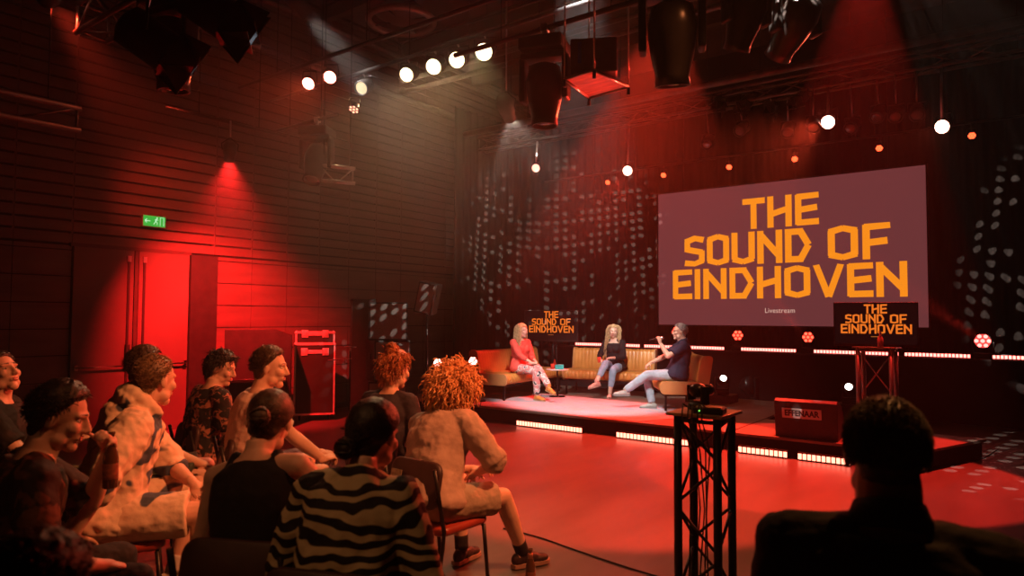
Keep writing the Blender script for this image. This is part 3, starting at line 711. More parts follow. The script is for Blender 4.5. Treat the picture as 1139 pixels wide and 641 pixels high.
# ------------------------------------------------------------------ lamps and items behind the sofas, floor level
def moving_head(pos, rz, tilt, s, label, group, lit=None, hang=True, lens_col=None):
    """base, U-shaped yoke and tilting head; hanging ones are upside down"""
    k = -1 if hang else 1
    t = empty('moving_head_lamp', pos, rz, label, 'stage lamp', group)
    MB().box((0, 0, k * 0.05 * s), (0.34 * s, 0.30 * s, 0.10 * s), bev=0.02 * s).build('base', BLACKP, t)
    b = MB()
    for q in (-1, 1): b.box((q * 0.17 * s, 0, k * 0.30 * s), (0.045 * s, 0.12 * s, 0.34 * s), bev=0.02 * s)
    b.box((0, 0, k * 0.125 * s), (0.36 * s, 0.14 * s, 0.05 * s), bev=0.015 * s).build('yoke', BLACKP, t)
    M = Matrix.Translation((0, 0, k * 0.38 * s)) @ Matrix.Rotation(tilt, 4, 'X')
    MB().lathe([(0.06 * s, -0.20 * s), (0.12 * s, -0.17 * s), (0.145 * s, -0.05 * s), (0.13 * s, 0.08 * s), (0.10 * s, 0.22 * s), (0.105 * s, 0.28 * s), (0.088 * s, 0.28 * s), (0.085 * s, 0.25 * s)], 24, M).build('head', mat('head_plastic', (0.03, 0.026, 0.025), 0.3), t)
    MB().lathe([(0.086 * s, 0.255 * s), (0.06 * s, 0.268 * s), (0.02 * s, 0.275 * s)], 24, M).build('lens', lit or mat('lens_glass', (0.1, 0.08, 0.08), 0.05, 0.2), t)
    if hang: MB().tube([(0, 0, -0.005), (0, 0, 0.10 * s)], 0.02 * s, 8).box((0, 0, 0.10 * s), (0.06 * s, 0.07 * s, 0.06 * s), bev=0.01 * s).build('clamp', ALU, t)
    return t
WL = emis('white_lens', (1.0, 0.9, 0.8), 8)
p = at_d(803, 421, 11.8); moving_head((p.x, p.y, 0.0), 0.5, math.radians(72), 0.62, 'black moving lamp with a bright white lens on the floor behind the right sofa', 'floor moving lamps', WL, hang=False)
t = [o for o in bpy.data.objects if o.name.startswith('moving_head_lamp')][-1]; t.location = (p.x, p.y, p.z - 0.27)
MB().box((p.x, p.y, (p.z - 0.27) / 2), (0.42, 0.42, p.z - 0.27), bev=0.01).build('lamp_crate', BLACKP, None, 'black crate under the white-lit moving lamp behind the right sofa', 'crate')
p = at_z(835, 452, 0.0); moving_head((p.x, p.y, 0.0), -0.6, math.radians(-35), 1.2, 'dark unlit moving lamp on the floor right of the white-lit one', 'floor moving lamps', None, hang=False)
p = at_d(945, 430, 10.9); moving_head((p.x, p.y, max(0, p.z - 0.27)), 0.1, math.radians(75), 0.62, 'small lamp with a white lens seen left of the short truss tower', 'floor moving lamps', WL, hang=False)
MB().box((p.x, p.y, (p.z - 0.27) / 2), (0.36, 0.36, p.z - 0.27), bev=0.01).build('lamp_crate', BLACKP, None, 'black crate under the lamp left of the short truss tower', 'crate')
p = at_z(1050, 466, 0.0)
t = empty('stage_box', (p.x, p.y, 0), 0.3, 'small black floor box with a cold white light at the right edge', 'box')
MB().box((0, 0, 0.05), (0.34, 0.2, 0.10), bev=0.01).build('box_body', BLACKP, t)
MB().box((-0.04, -0.101, 0.06), (0.18, 0.004, 0.02)).build('indicator', emis('cold_led', (0.5, 0.75, 1.0), 2.5), t)

# ------------------------------------------------------------------ overhead rig
def pipe(a, b, r, label, group='rigging pipes', drops=2, m=BLACKT, name='rigging_pipe'):
    a, b = Vector(a), Vector(b); t = empty(name, a, 0, label, 'pipe', group); d = b - a
    MB().tube([(0, 0, 0), d], r, 10).build('tube', m, t)
    for k in range(drops):
        q = d * ((k + 0.5) / drops); MB().tube([q, (q.x, q.y, ZC - a.z - 0.005)], 0.006, 6).build('suspension_cable', BLACK, t)
    return t
DIM = mat('dim_steel', (0.12, 0.10, 0.09), 0.45, 0.6, 0.2, 10)
pipe((-9.4, 6.2, 5.02), (-1.2, 6.2, 5.02), 0.025, 'long pipe across the hall carrying the row of warm white lamps', drops=4)
pipe((-8.6, 5.2, 4.80), (-3.4, 5.2, 4.80), 0.025, 'pipe carrying the two bright red lamps at the upper left', drops=3)
pipe((-8.5, 1.0, 5.42), (-8.5, 9.5, 5.42), 0.04, 'thick dark pipe running along the hall high at the left', drops=3, m=DIM)
pipe((-8.3, 2.0, 6.02), (-8.3, 12.5, 6.02), 0.05, 'highest dark pipe running along the hall near the ceiling', drops=3, m=DIM)
pipe((-9.4, 9.0, 5.9), (4.2, 9.0, 5.9), 0.045, 'lower of the two red-lit pipes crossing high at the upper right', drops=4, m=DIM)
pipe((-9.4, 9.0, 6.12), (4.2, 9.0, 6.12), 0.045, 'upper of the two red-lit pipes crossing high at the upper right', drops=4, m=DIM)
pipe((-9.0, 10.4, 5.35), (0.4, 10.4, 5.35), 0.06, 'thick pipe crossing above the stage, ending above the screen', drops=4, m=DIM)
pipe((-9.0, 13.3, 4.86), (4.2, 13.3, 4.86), 0.02, 'thin pipe above the screen carrying the small orange lamps', drops=5)
truss('box_truss', (-9.2, 11.2, 5.32), (4.3, 11.2, 5.32), 0.30, mat('dull_truss', (0.12, 0.10, 0.09), 0.4, 0.7), 'long box truss across the stage carrying the round white lamps', step=0.6)
truss('box_truss', (-6.6, 2.55, 4.25), (1.5, 2.55, 4.25), 0.30, mat('dull_truss', (0.12, 0.10, 0.09), 0.4, 0.7), 'box truss across the audience at the top edge of the picture', step=0.35)
truss('box_truss', (-2.6, 4.35, 4.30), (2.2, 4.35, 4.30), 0.30, mat('dull_truss', (0.12, 0.10, 0.09), 0.4, 0.7), 'box truss at the top edge carrying the two big hanging lamps', step=0.35)
truss('ladder_truss', (-6.5, 0.4, 3.34), (-6.5, 2.45, 3.34), 0.24, DIM, 'short flat truss hanging at the left edge above the audience', ladder=True, step=0.5)
truss('ladder_truss', (-7.03, 5.33, 3.45), (-6.83, 5.76, 3.45), 0.24, mat('red_lit_truss', (0.45, 0.42, 0.42), 0.3, 0.9), 'small red-lit flat truss end hanging before the left wall', ladder=True, step=0.2)
cbl = MB()
for x, y, z in [(-6.5, 0.8, 3.45), (-6.5, 2.2, 3.45), (-7.0, 5.4, 3.56), (-6.86, 5.7, 3.56), (-2.4, 4.35, 4.33), (2.0, 4.35, 4.33), (-6.0, 2.55, 4.4), (1.0, 2.55, 4.4), (-3.0, 2.55, 4.4), (-8, 11.2, 5.25), (-4, 11.2, 5.25), (0, 11.2, 5.25), (3.5, 11.2, 5.25)]:
    cbl.tube([(x, y, z), (x, y, ZC - 0.005)], 0.006, 6)
cbl.build('trim_4', BLACK, kind='structure')
# beams under the ceiling
bm_ = mat('ceiling_beam', (0.07, 0.045, 0.035), 0.7, 0, 0.3, 2)
for k, yb in enumerate([3.2, 5.8, 7.6, 9.6, 11.8]):
    MB().box(((XL + XR) / 2, yb, ZC - 0.02), (XR - XL, 0.12, 0.03)).box(((XL + XR) / 2, yb, ZC - 0.15), (XR - XL, 0.02, 0.24)).box(((XL + XR) / 2, yb, ZC - 0.28), (XR - XL, 0.14, 0.03)).build('trim_%d' % (5 + k), bm_, kind='structure')
# ventilation ring
t = empty('ceiling_ring', (-7.65, 7.32, 6.24), 0, 'large round ventilation ring hanging high above the row of white lamps', 'ring')
R_ = 0.50
MB().tube([(R_ * math.cos(2 * PI * k / 40), R_ * math.sin(2 * PI * k / 40), 0) for k in range(41)], 0.05, 10, cap=False).build('rim', mat('ring_metal', (0.35, 0.25, 0.22), 0.35, 0.6), t)
MB().lathe([(0.16, -0.02), (0.30, 0.05), (0.42, 0.12), (0.20, 0.30), (0.12, 0.90)], 32).build('cone', mat('ring_dark', (0.08, 0.06, 0.055), 0.5), t)
b = MB()
for k in range(4): a = PI / 2 * k + 0.3; b.tube([(0.15 * math.cos(a), 0.15 * math.sin(a), 0), (R_ * math.cos(a), R_ * math.sin(a), 0)], 0.015, 6)
b.build('spoke', BLACK, t)
# warm fresnels: round lit lens in a short drum with a yoke, hung on the pipe
def fresnel(pos, aim, r, label, col, strength, group, power=0, angle=70, barn=False, hz=5.0, vol=1.0, tcol=None, target=None):
    pos = Vector(pos); t = empty('fresnel_lamp', pos, 0, label, 'stage lamp', group)
    M = Mdir((0, 0, 0), Vector(aim) - pos); R3 = M.to_3x3()
    MB().lathe([(r * 0.6, 2.6 * r), (r * 1.15, 2.3 * r), (r * 1.2, 0.0), (r * 1.2, -0.15 * r), (r * 1.04, -0.15 * r), (r * 1.02, 0.05 * r)], 28, M).build('drum', BLACKP, t)
    MB().lathe([(r * 0.99, 0.04 * r), (r * 0.8, -0.06 * r), (r * 0.4, -0.11 * r), (0.01, -0.13 * r)], 28, M).build('lens', emis('lens_%s' % group.replace(' ', '_'), col, strength) if strength > 0 else mat('lens_glass', (0.1, 0.08, 0.08), 0.05, 0.2), t)
    ax = R3 @ Vector((1, 0, 0)); c = R3 @ Vector((0, 0, 1.2 * r)); top = hz - pos.z
    b = MB(); b.tube([c + ax * 1.2 * r, c + ax * 1.4 * r + Vector((0, 0, 0.4 * r)), c + ax * 1.3 * r + Vector((0, 0, 1.6 * r)), c - ax * 1.3 * r + Vector((0, 0, 1.6 * r)), c - ax * 1.4 * r + Vector((0, 0, 0.4 * r)), c - ax * 1.2 * r], 0.008, 6)
    b.build('yoke', BLACK, t)
    if top > 1.6 * r: MB().tube([c + Vector((0, 0, 1.6 * r)), (c.x * 0.3, c.y * 0.3, top)], 0.012, 8).build('clamp', ALU, t)
    if barn:
        for k in range(4):
            Mk = M @ Matrix.Rotation(PI / 2 * k, 4, 'Z') @ Matrix.Translation((0, r * 1.15, -0.15 * r)) @ Matrix.Rotation(-0.5, 4, 'X')
            w1, w2, L = r * (1.1 if k % 2 else 1.0), r * 1.7, r * 1.7
            MB().add([(-w1, 0, 0), (w1, 0, 0), (w2, 0, -L), (-w2, 0, -L), (-w1, 0.006, 0), (w1, 0.006, 0), (w2, 0.006, -L), (-w2, 0.006, -L)], [(0, 1, 2, 3), (7, 6, 5, 4), (0, 4, 5, 1), (1, 5, 6, 2), (2, 6, 7, 3), (3, 7, 4, 0)], Mk).build('barn_door', BLACK, t)
    if power:
        d = (Vector(aim) - pos).normalized()
        light_at('lamp_light', 'SPOT', pos + d * 0.06, power, tcol or col, target or aim, angle, 0.8, r * 0.8, vol)
    return t
FR = [(-7.246, 0.085, 'leftmost and dimmest of the five warm white lamps, seen edge-on', 3), (-6.372, 0.09, 'second from the left of the five warm white lamps', 7), (-5.893, 0.095, 'middle one of the five warm white lamps', 9), (-5.502, 0.095, 'second from the right of the five warm white lamps', 11), (-5.076, 0.10, 'rightmost and brightest of the five warm white lamps', 14)]
for i, (x, r, l, s_) in enumerate(FR):
    q = i / 4.0
    aim = (x + 1.4 + q * 1.8, 2.0 - q * 1.5, 2.2 - q)
    fresnel((x, 6.2, 4.80), aim, r, l, (1.0, 0.78, 0.45), 6 if i else 1.2, 'row of warm white lamps' if i else 'edge-on warm lamp', power=(115 if i else 30), angle=64, hz=5.02, vol=1.0, tcol=(1.0, 0.58, 0.28), target=(x + 1.6, 3.2, 0.4))
# bright red lamps
for i, (p, l) in enumerate([((-7.068, 5.2, 4.545), 'left one of the two bright red lamps at the upper left'), ((-6.649, 5.2, 4.537), 'right one of the two bright red lamps at the upper left')]):
    par(p, (-4.6 + i, 1.0, 1.0), 0.075, (1.0, 0.25, 0.18), 14, l, 'two bright red lamps', 2, 60, 60, True, (1.0, 0.10, 0.03), dot=0.5, vol=1.0)
p = Vector((-6.30, 5.28, 4.1)); 
par(p, (-5.5, 3.0, 0.5), 0.06, (1.0, 0.40, 0.25), 3, 'small dim pink lamp hanging below the two bright red lamps', 'dim pink lamp', 1, 0)
# round white-red lamps on the stage truss
for px, py, r, l, pw in [(921, 136, 0.10, 'left of the two round white lamps right above the screen', 150), (1048, 141, 0.092, 'right of the two round white lamps right above the screen', 150), (698, 190, 0.085, 'round white lamp above the woman in the black cardigan', 120), (596, 187, 0.08, 'dimmer round lamp above the left sofa', 40)]:
    p = at_y(px, py, 11.1)
    t = par(p, (-3.2, 2.0, 1.2), r, (1.0, 0.42, 0.30), 12 if px != 596 else 2.5, l, 'round white lamps on the stage truss' if px != 596 else 'dim round lamp', 2, pw, 60, True, (1.0, 0.10, 0.05), dot=0.55, vol=0.12)
    MB().tube([(0, 0.0, 0.12), (0, 0.05, 5.17 - p.z)], 0.02, 8).build('clamp', ALU, t)
# small orange lamps above the screen
for i, (px, py) in enumerate([(676, 203), (738, 195), (811, 186), (884, 177), (978, 165), (1081, 151)]):
    p = at_y(px, py, 13.3)
    t = par(p, (p.x + 0.6, 6, 0.5), 0.055, (1.0, 0.07, 0.02), 4.5, ['first from the left of the six', 'second from the left of the six', 'third from the left of the six', 'fourth from the left of the six', 'fifth from the left of the six', 'rightmost of the six'][i] + ' small orange-red lamps above the screen', 'small orange-red lamps', 1, 0, dot=0.7)
    MB().tube([(0, 0, 0.08), (0, 0, 4.86 - p.z)], 0.012, 6).build('clamp', BLACK, t)
# unlit lamps in a cluster on the stage truss
dark_l = [(800, 118, 'open square'), (828, 117, 'open square'), (858, 123, 'open square'), (888, 113, 'open square'), (822, 146, 'flat'), (876, 148, 'small'), (905, 142, 'small'), (946, 143, 'tilted'), (975, 131, 'narrow'), (996, 130, 'narrow'), (1020, 128, 'narrow'), (786, 161, 'small')]
for i, (px, py, kd) in enumerate(dark_l):
    p = at_y(px, py, 11.0 + 0.1 * (i % 3)); rg = random.Random(i)
    aim = p + Vector((rg.uniform(-1, 1), -2.0, -1.2 - rg.random()))
    pos_ = ['leftmost open barn-door lamp', 'second open barn-door lamp', 'third open barn-door lamp', 'rightmost open barn-door lamp', 'lamp hanging below the two leftmost barn-door lamps', 'lamp below the third barn-door lamp', 'lamp just left of the left round white lamp', 'tilted lamp just right of the left round white lamp', 'first narrow lamp left of the right round white lamp', 'second narrow lamp left of the right round white lamp', 'narrow lamp nearest to the right round white lamp', 'lowest lamp at the left end of the unlit cluster'][i]
    w_ = ['first', 'second', 'third', 'fourth', 'fifth', 'sixth', 'seventh', 'eighth', 'ninth', 'tenth', 'eleventh', 'twelfth'][i]
    fresnel(p, aim, 0.085, 'dark unlit ' + pos_, (0, 0, 0), 0, 'unlit lamps above the screen', hz=5.17, barn=(kd == 'open square'))
# big hanging lamps near the camera
moving_head((-1.86, 4.27, 3.98), 0.4, math.radians(180 + 12), 1.15, 'big dark moving lamp hanging at the top edge, left of a tilted one', 'big hanging lamps')
moving_head((-1.42, 4.45, 3.98), 0.9, math.radians(180 + 30), 0.85, 'big dark moving lamp hanging at the top edge, tilted to the left', 'big hanging lamps')
moving_head((-3.49, 5.15, 4.20), 0.3, math.radians(180), 1.2, 'slim dark moving lamp hanging left of the red shelf', 'big hanging lamps')
pipe((-4.6, 5.15, 4.32), (-2.2, 5.15, 4.32), 0.025, 'short pipe carrying the slim moving lamp and the shelf', drops=2)
moving_head((-1.58, 6.31, 4.75), 0.9, math.radians(180 + 50), 1.2, 'round dark moving lamp with a red-lit rim at the upper right', 'big hanging lamps')
pipe((-3.2, 6.31, 4.90), (1.2, 6.31, 4.90), 0.025, 'pipe carrying the round red-rimmed lamp at the upper right', drops=2)
p = at_d(352, 182, 8.6); moving_head((p.x, p.y, p.z + 0.45), 0.5, math.radians(180 - 25), 1.1, 'dark moving lamp hanging left of the small red flat truss', 'big hanging lamps')
pipe((p.x - 0.9, p.y, p.z + 0.56), (p.x + 0.4, p.y, p.z + 0.56), 0.022, 'short pipe above the small red flat truss', drops=2)
fresnel((-4.30, 2.50, 3.66), (-2.0, 5.5, 1.4), 0.12, 'black lamp with open white-lit barn doors hanging at the upper left', (0.8, 0.9, 1.0), 0, 'barn door lamps', barn=True, hz=4.12, power=12, angle=40, vol=1.0, tcol=(0.75, 0.85, 1.0))
fresnel((-4.62, 2.25, 3.44), (-3.4, 5.2, 1.6), 0.12, 'black lamp with barn doors hanging left of the white-lit one', (0.8, 0.9, 1.0), 0, 'barn door lamps', barn=True, hz=4.12, power=25, angle=36, vol=1.0, tcol=(0.75, 0.85, 1.0))
moving_head((-4.95, 2.45, 4.02), 0.2, math.radians(180 + 5), 1.1, 'dark moving lamp hanging left of the barn door lamps', 'big hanging lamps')
t = fresnel(at_d(55, -3, 5.5), (-9.5, 5.0, 3.3), 0.08, 'small red lamp at the very top left edge', (1.0, 0.3, 0.2), 10, 'top edge red lamp', hz=4.6, power=1400, angle=30, vol=1.0, tcol=(1.0, 0.05, 0.02))
# hanging projector shelf lit red from below
cz = 3.72; C4 = [at_z(x, y, cz) for x, y in ((628, 88), (661, 78), (699, 97), (655, 109))]
c0 = sum(C4, Vector()) / 4
t = empty('hanging_shelf', c0, 0, 'square shelf hanging from four rods, its underside glowing red', 'shelf')
L4 = [p - c0 for p in C4]
MB().prism([(p.x, p.y) for p in L4], 0, 0.02).build('board', mat('shelf_plywood', (0.62, 0.30, 0.20), 0.35, 0, 0.3, 4, stretch=(1, 5, 1)), t)
b = MB()
for i in range(4): b.tube([L4[i], L4[(i + 1) % 4]], 0.014, 8)
for p in L4: b.tube([p, (p.x, p.y, ZC - cz - 0.005)], 0.008, 6)
b.build('frame', mat('red_lit_truss', (0.45, 0.42, 0.42), 0.3, 0.9), t)
for p in L4: MB().tube([p + Vector((0, 0, -0.005)), p + Vector((0, 0, -0.07))], 0.016, 8).build('foot', BLACK, t)
t = empty('projector', c0 + Vector((0, 0, 0.021)), 0.5, 'dark projector standing on the red-lit hanging shelf', 'projector')
MB().box((0, 0, 0.16), (0.40, 0.44, 0.30), bev=0.02).build('housing', mat('projector_shell', (0.10, 0.08, 0.08), 0.5), t)
MB().lathe([(0.06, 0), (0.065, 0.10), (0.05, 0.10)], 20, Matrix.Translation((0.05, 0.21, 0.2)) @ Matrix.Rotation(-PI / 2, 4, 'X')).build('lens', BLACK, t)
MB().box((-0.12, -0.222, 0.18), (0.03, 0.004, 0.18)).build('sticker', mat('blue_sticker', (0.03, 0.08, 0.5), 0.4), t)
for x_ in (-3.18, -0.55): light_at('lamp_light', 'SPOT', (x_, RY - 0.25, 1.34), 4500, RED, c0, 8, 0.6, 0.05, 0.02)

# housings of the working lamps that hang inside the picture
def spot_housing(pos, aim, r, L, hz, label, group):
    pos = Vector(pos); t = empty('spotlight', pos, 0, label, 'stage lamp', group); M = Mdir((0, 0, 0), Vector(aim) - pos); R3 = M.to_3x3()
    MB().lathe([(r * 0.7, L), (r, L * 0.8), (r, L * 0.35), (r * 0.8, L * 0.3), (r * 0.8, -0.03), (r * 0.72, -0.03), (r * 0.70, 0.035)], 24, M).build('barrel', BLACKP, t)
    ax = R3 @ Vector((1, 0, 0)); c = R3 @ Vector((0, 0, L * 0.5)); u = Vector((0, 0, 1))
    MB().tube([c + ax * r * 1.05, c + ax * r * 1.2 + u * r, c + u * r * 2.0, c - ax * r * 1.2 + u * r, c - ax * r * 1.05], 0.008, 6).build('yoke', BLACK, t)
    MB().tube([c + u * r * 2.0, (c.x, c.y, hz - pos.z)], 0.011, 8).build('clamp', ALU, t)
    return t
spot_housing((-5.6, 7.4, 4.4), (-8.4, 12.9, 3.0), 0.11, 0.5, 5.9, 'long black spotlight hanging right of the warm white lamps, throwing the window pattern', 'working spotlights')
spot_housing((-7.4, 5.4, 5.6), (-5.6, 10.2, 0.7), 0.12, 0.4, 6.9, 'black spotlight high at the upper left, aimed at the sofas', 'working spotlights')
spot_housing(WALL_LAMP, (-10, 5.70, 1.15), 0.08, 0.22, 4.05, 'small black spotlight aimed at the double door', 'working spotlights')
pipe((WALL_LAMP.x, WALL_LAMP.y - 0.8, 4.05), (WALL_LAMP.x, WALL_LAMP.y + 0.8, 4.05), 0.02, 'short pipe before the slatted wall carrying a small spotlight', drops=2)
pipe((-6.4, 7.4, 5.9), (-4.8, 7.4, 5.9), 0.02, 'short pipe carrying the long black spotlight', drops=2)
spot_housing((-5.0, 7.4, 4.4), (-8.2, 7.75, 1.55), 0.09, 0.4, 5.9, 'slim black spotlight aimed at the speaker stack, hanging beside the longer one', 'working spotlights')
# ------------------------------------------------------------------ people
def cap(b, p, q, r1, r2, n=14, flat=None):
    p, q = Vector(p), Vector(q); d = (q - p); L = d.length
    d = d / L if L > 1e-6 else Vector((0, 0, 1))
    pts, rs = [], []
    for a in (12, 35, 60): pts.append(p - d * r1 * math.cos(math.radians(a))); rs.append(r1 * math.sin(math.radians(a)))
    pts += [p, p.lerp(q, 0.5), q]; rs += [r1, (r1 + r2) / 2, r2]
    for a in (60, 35, 12): pts.append(q + d * r2 * math.cos(math.radians(a))); rs.append(r2 * math.sin(math.radians(a)))
    if flat:   # flatten along world axis 'flat' = (axis, factor)
        pass
    return b.tube(pts, rs, n)
def cyl(b, p, q, r1, r2, n=16, mid=None, ext=0.0):
    p, q = Vector(p), Vector(q); k = 5; pts = [p.lerp(q, i / k) for i in range(k + 1)]
    rs = [r1 + (r2 - r1) * i / k for i in range(k + 1)]
    if mid: rs = [r + mid * math.sin(PI * i / k) for i, r in enumerate(rs)]
    return b.tube(pts, rs, n)
_tex = {}
def cloud(size):
    if size not in _tex:
        t = bpy.data.textures.new('fold', 'CLOUDS'); t.noise_scale = size; t.noise_depth = 2; _tex[size] = t
    return _tex[size]
def fuse(b, name, voxel, smooth=4, folds=0.0, fsize=0.08, m=None, parent=None, sfac=0.5, stretch=None):
    me = b.mesh(name + '_raw'); o = bpy.data.objects.new(name + '_raw', me); COL.objects.link(o)
    r = o.modifiers.new('r', 'REMESH'); r.mode = 'VOXEL'; r.voxel_size = voxel; r.use_smooth_shade = True
    if smooth:
        s = o.modifiers.new('s', 'SMOOTH'); s.factor = sfac; s.iterations = smooth
    if folds:
        d = o.modifiers.new('d', 'DISPLACE'); d.texture = cloud(fsize); d.strength = folds; d.mid_level = 0.5; d.texture_coords = 'LOCAL'
        s = o.modifiers.new('s2', 'SMOOTH'); s.factor = 0.5; s.iterations = 2
    dg = bpy.context.evaluated_depsgraph_get(); out = bpy.data.meshes.new_from_object(o.evaluated_get(dg)); out.name = name
    bpy.data.objects.remove(o); bpy.data.meshes.remove(me)
    out.materials.clear()
    if m: out.materials.append(m)
    out.polygons.foreach_set('use_smooth', [True] * len(out.polygons))
    f = bpy.data.objects.new(name, out); COL.objects.link(f)
    if parent is not None: f.parent = parent
    return f
def two_bone(a, t, l1, l2, hint):
    a, t, hint = Vector(a), Vector(t), Vector(hint); d = t - a; L = min(d.length, (l1 + l2) * 0.995); d.normalize(); t = a + d * L
    x = (l1 * l1 - l2 * l2 + L * L) / (2 * L); h = math.sqrt(max(0, l1 * l1 - x * x))
    n = hint - d * hint.dot(d); n = n.normalized() if n.length > 1e-5 else d.orthogonal().normalized()
    return a + d * x + n * h, t
def hand(b, w, d, n, side, curl, s, spread=1.0):
    d = Vector(d).normalized(); n = Vector(n); n = (n - d * n.dot(d)).normalized(); th = d.cross(n) * side
    M3 = Matrix((th, d, n)).transposed().to_4x4()
    b.ell(w + d * 0.052 * s, (0.041 * s, 0.054 * s, 0.0165 * s), R=M3)
    cap(b, w - d * 0.02 * s, w + d * 0.03 * s, 0.025 * s, 0.026 * s)
    for i, L in enumerate((0.070, 0.078, 0.072, 0.056)):
        p = w + d * (0.086 - 0.004 * (i - 1) ** 2) * s + th * (0.031 - 0.0208 * i) * s
        u = (d + th * (0.13 - 0.085 * i) * spread).normalized(); v = n.copy(); r = (0.0088 if i < 3 else 0.0076) * s
        for k, f in enumerate((0.45, 0.31, 0.24)):
            a = math.radians(curl * (0.75, 1.1, 0.8)[k]); u2 = (u * math.cos(a) + v * math.sin(a)).normalized(); v = (v * math.cos(a) - u * math.sin(a)).normalized(); u = u2
            q = p + u * L * f * s; cap(b, p, q, r, r * 0.92, 8); p = q; r *= 0.92
    p = w + d * 0.028 * s + th * 0.028 * s; u = (d * 0.62 + th * 0.72 + n * 0.25).normalized(); r = 0.0115 * s
    for k, L in enumerate((0.040, 0.032, 0.026)):
        q = p + u * L * s; cap(b, p, q, r, r * 0.9, 8); p = q; r *= 0.88
        u = (u + d * 0.25 - th * 0.18 + n * (0.25 + curl * 0.008)).normalized()
SKIN = mat('skin', (0.62, 0.36, 0.26), 0.5, 0, 0.06, 14, 0.05, 120, spec=0.4)
SKIN2 = mat('skin_fair', (0.72, 0.45, 0.35), 0.5, 0, 0.05, 14, 0.05, 120, spec=0.4)
EYEW = mat('eye_white', (0.55, 0.50, 0.47), 0.3); IRIS = mat('iris_dark', (0.05, 0.035, 0.03), 0.1)
LIPM = mat('lips', (0.50, 0.16, 0.14), 0.35)
BODYM = {'m': [(-.16, .10, .08), (-.08, .155, .125), (0.0, .17, .135), (.14, .158, .122), (.32, .148, .112), (.52, .160, .115), (.72, .176, .118), (.88, .170, .100), (.97, .105, .075), (1.06, .062, .060), (1.14, .056, .056)],
         'f': [(-.16, .10, .08), (-.08, .160, .125), (0.0, .175, .135), (.14, .155, .118), (.34, .122, .095), (.52, .138, .102), (.72, .150, .108), (.88, .145, .090), (.97, .090, .066), (1.06, .050, .050), (1.14, .046, .047)]}
class Pose: pass
def solve(q):
    """skeleton in the person's own frame (x right, y forward, z up, origin between the hip joints)"""
    P = Pose(); S = q.get('S', 1.0); P.S = S; fem = q.get('sex', 'm') == 'f'
    l0, l1 = math.radians(q.get('lean', (0, 0))[0]), math.radians(q.get('lean', (0, 0))[1]); sd = math.radians(q.get('side', 0)); tw = math.radians(q.get('twist', 0))
    N = 14; L = 0.50 * S; pts = []; fr = []; p = Vector((0, 0, 0))
    for i in range(-3, N + 4):
        s = i / N; a = l0 + (l1 - l0) * min(max(s, 0), 1)
        R = Matrix.Rotation(tw * min(max(s, 0), 1), 3, 'Z') @ Matrix.Rotation(sd, 3, 'Y') @ Matrix.Rotation(-a, 3, 'X'); fr.append((s, R))
    c = {0: Vector((0, 0, 0))}
    for k in range(0, N + 3): c[k + 1] = c[k] + fr[k + 3][1] @ Vector((0, 0, L / N))
    for k in range(0, -3, -1): c[k - 1] = c[k] - fr[k + 3][1] @ Vector((0, 0, L / N))
    P.spine = lambda s: (lambda f, k: c[k].lerp(c[min(k + 1, N + 3)], f - k))(max(-3, min(s * N, N + 2.99)), math.floor(max(-3, min(s * N, N + 2.99))))
    P.fr = lambda s: fr[int(round(max(-3, min(s * N, N + 3)))) + 3][1]
    P.neck = P.spine(1.0); Rt = P.fr(0.9); P.Rt = Rt; sw = (0.160 if fem else 0.185) * q.get('shw', 1.0)
    P.sh = {}
    for sg, k in ((1, 'R'), (-1, 'L')):
        o = q.get('shrug' + k, (0, 0, 0)); P.sh[k] = P.neck + Rt @ (Vector((sg * sw + o[0], 0.0 + o[1], -0.055 + o[2])) * S)
    nl = math.radians(q.get('neck', 10)); hy, hp, hr = [math.radians(v) for v in q.get('head', (0, 0, 0))]
    Rn = Rt @ Matrix.Rotation(-nl, 3, 'X') if False else Matrix.Rotation(tw, 3, 'Z') @ Matrix.Rotation(-(l1 * 0.5 + nl), 3, 'X')
    Rn = Matrix.Rotation(sd * 0.5, 3, 'Y') @ Rn
    P.hc = P.neck + Rn @ Vector((0, 0.012, 0.158)) * S
    P.Rh = Matrix.Rotation(hy, 3, 'Z') @ Matrix.Rotation(-hp, 3, 'X') @ Matrix.Rotation(hr, 3, 'Y')
    P.H = Matrix.Translation(P.hc) @ (P.Rh @ Matrix.Scale(S * q.get('hs', 1.0), 3)).to_4x4()
    P.hip = {'R': Vector((0.092, 0, 0)) * S, 'L': Vector((-0.092, 0, 0)) * S}
    P.knee, P.ank, P.elb, P.wri = {}, {}, {}, {}
    for k, sg in (('R', 1), ('L', -1)):
        a = Vector(q.get('ank' + k, (sg * 0.13, 0.40, -0.45))); h = q.get('knee' + k, (sg * 0.15, 0.5, 1.0))
        P.knee[k], P.ank[k] = two_bone(P.hip[k], a, 0.43 * S, 0.42 * S, h)
        w = Vector(q.get('wri' + k, (sg * 0.12, 0.30, 0.08))); h = q.get('elb' + k, (sg * 0.6, -0.4, -0.8))
        P.elb[k], P.wri[k] = two_bone(P.sh[k], w, 0.285 * S, 0.25 * S, h)
    return P
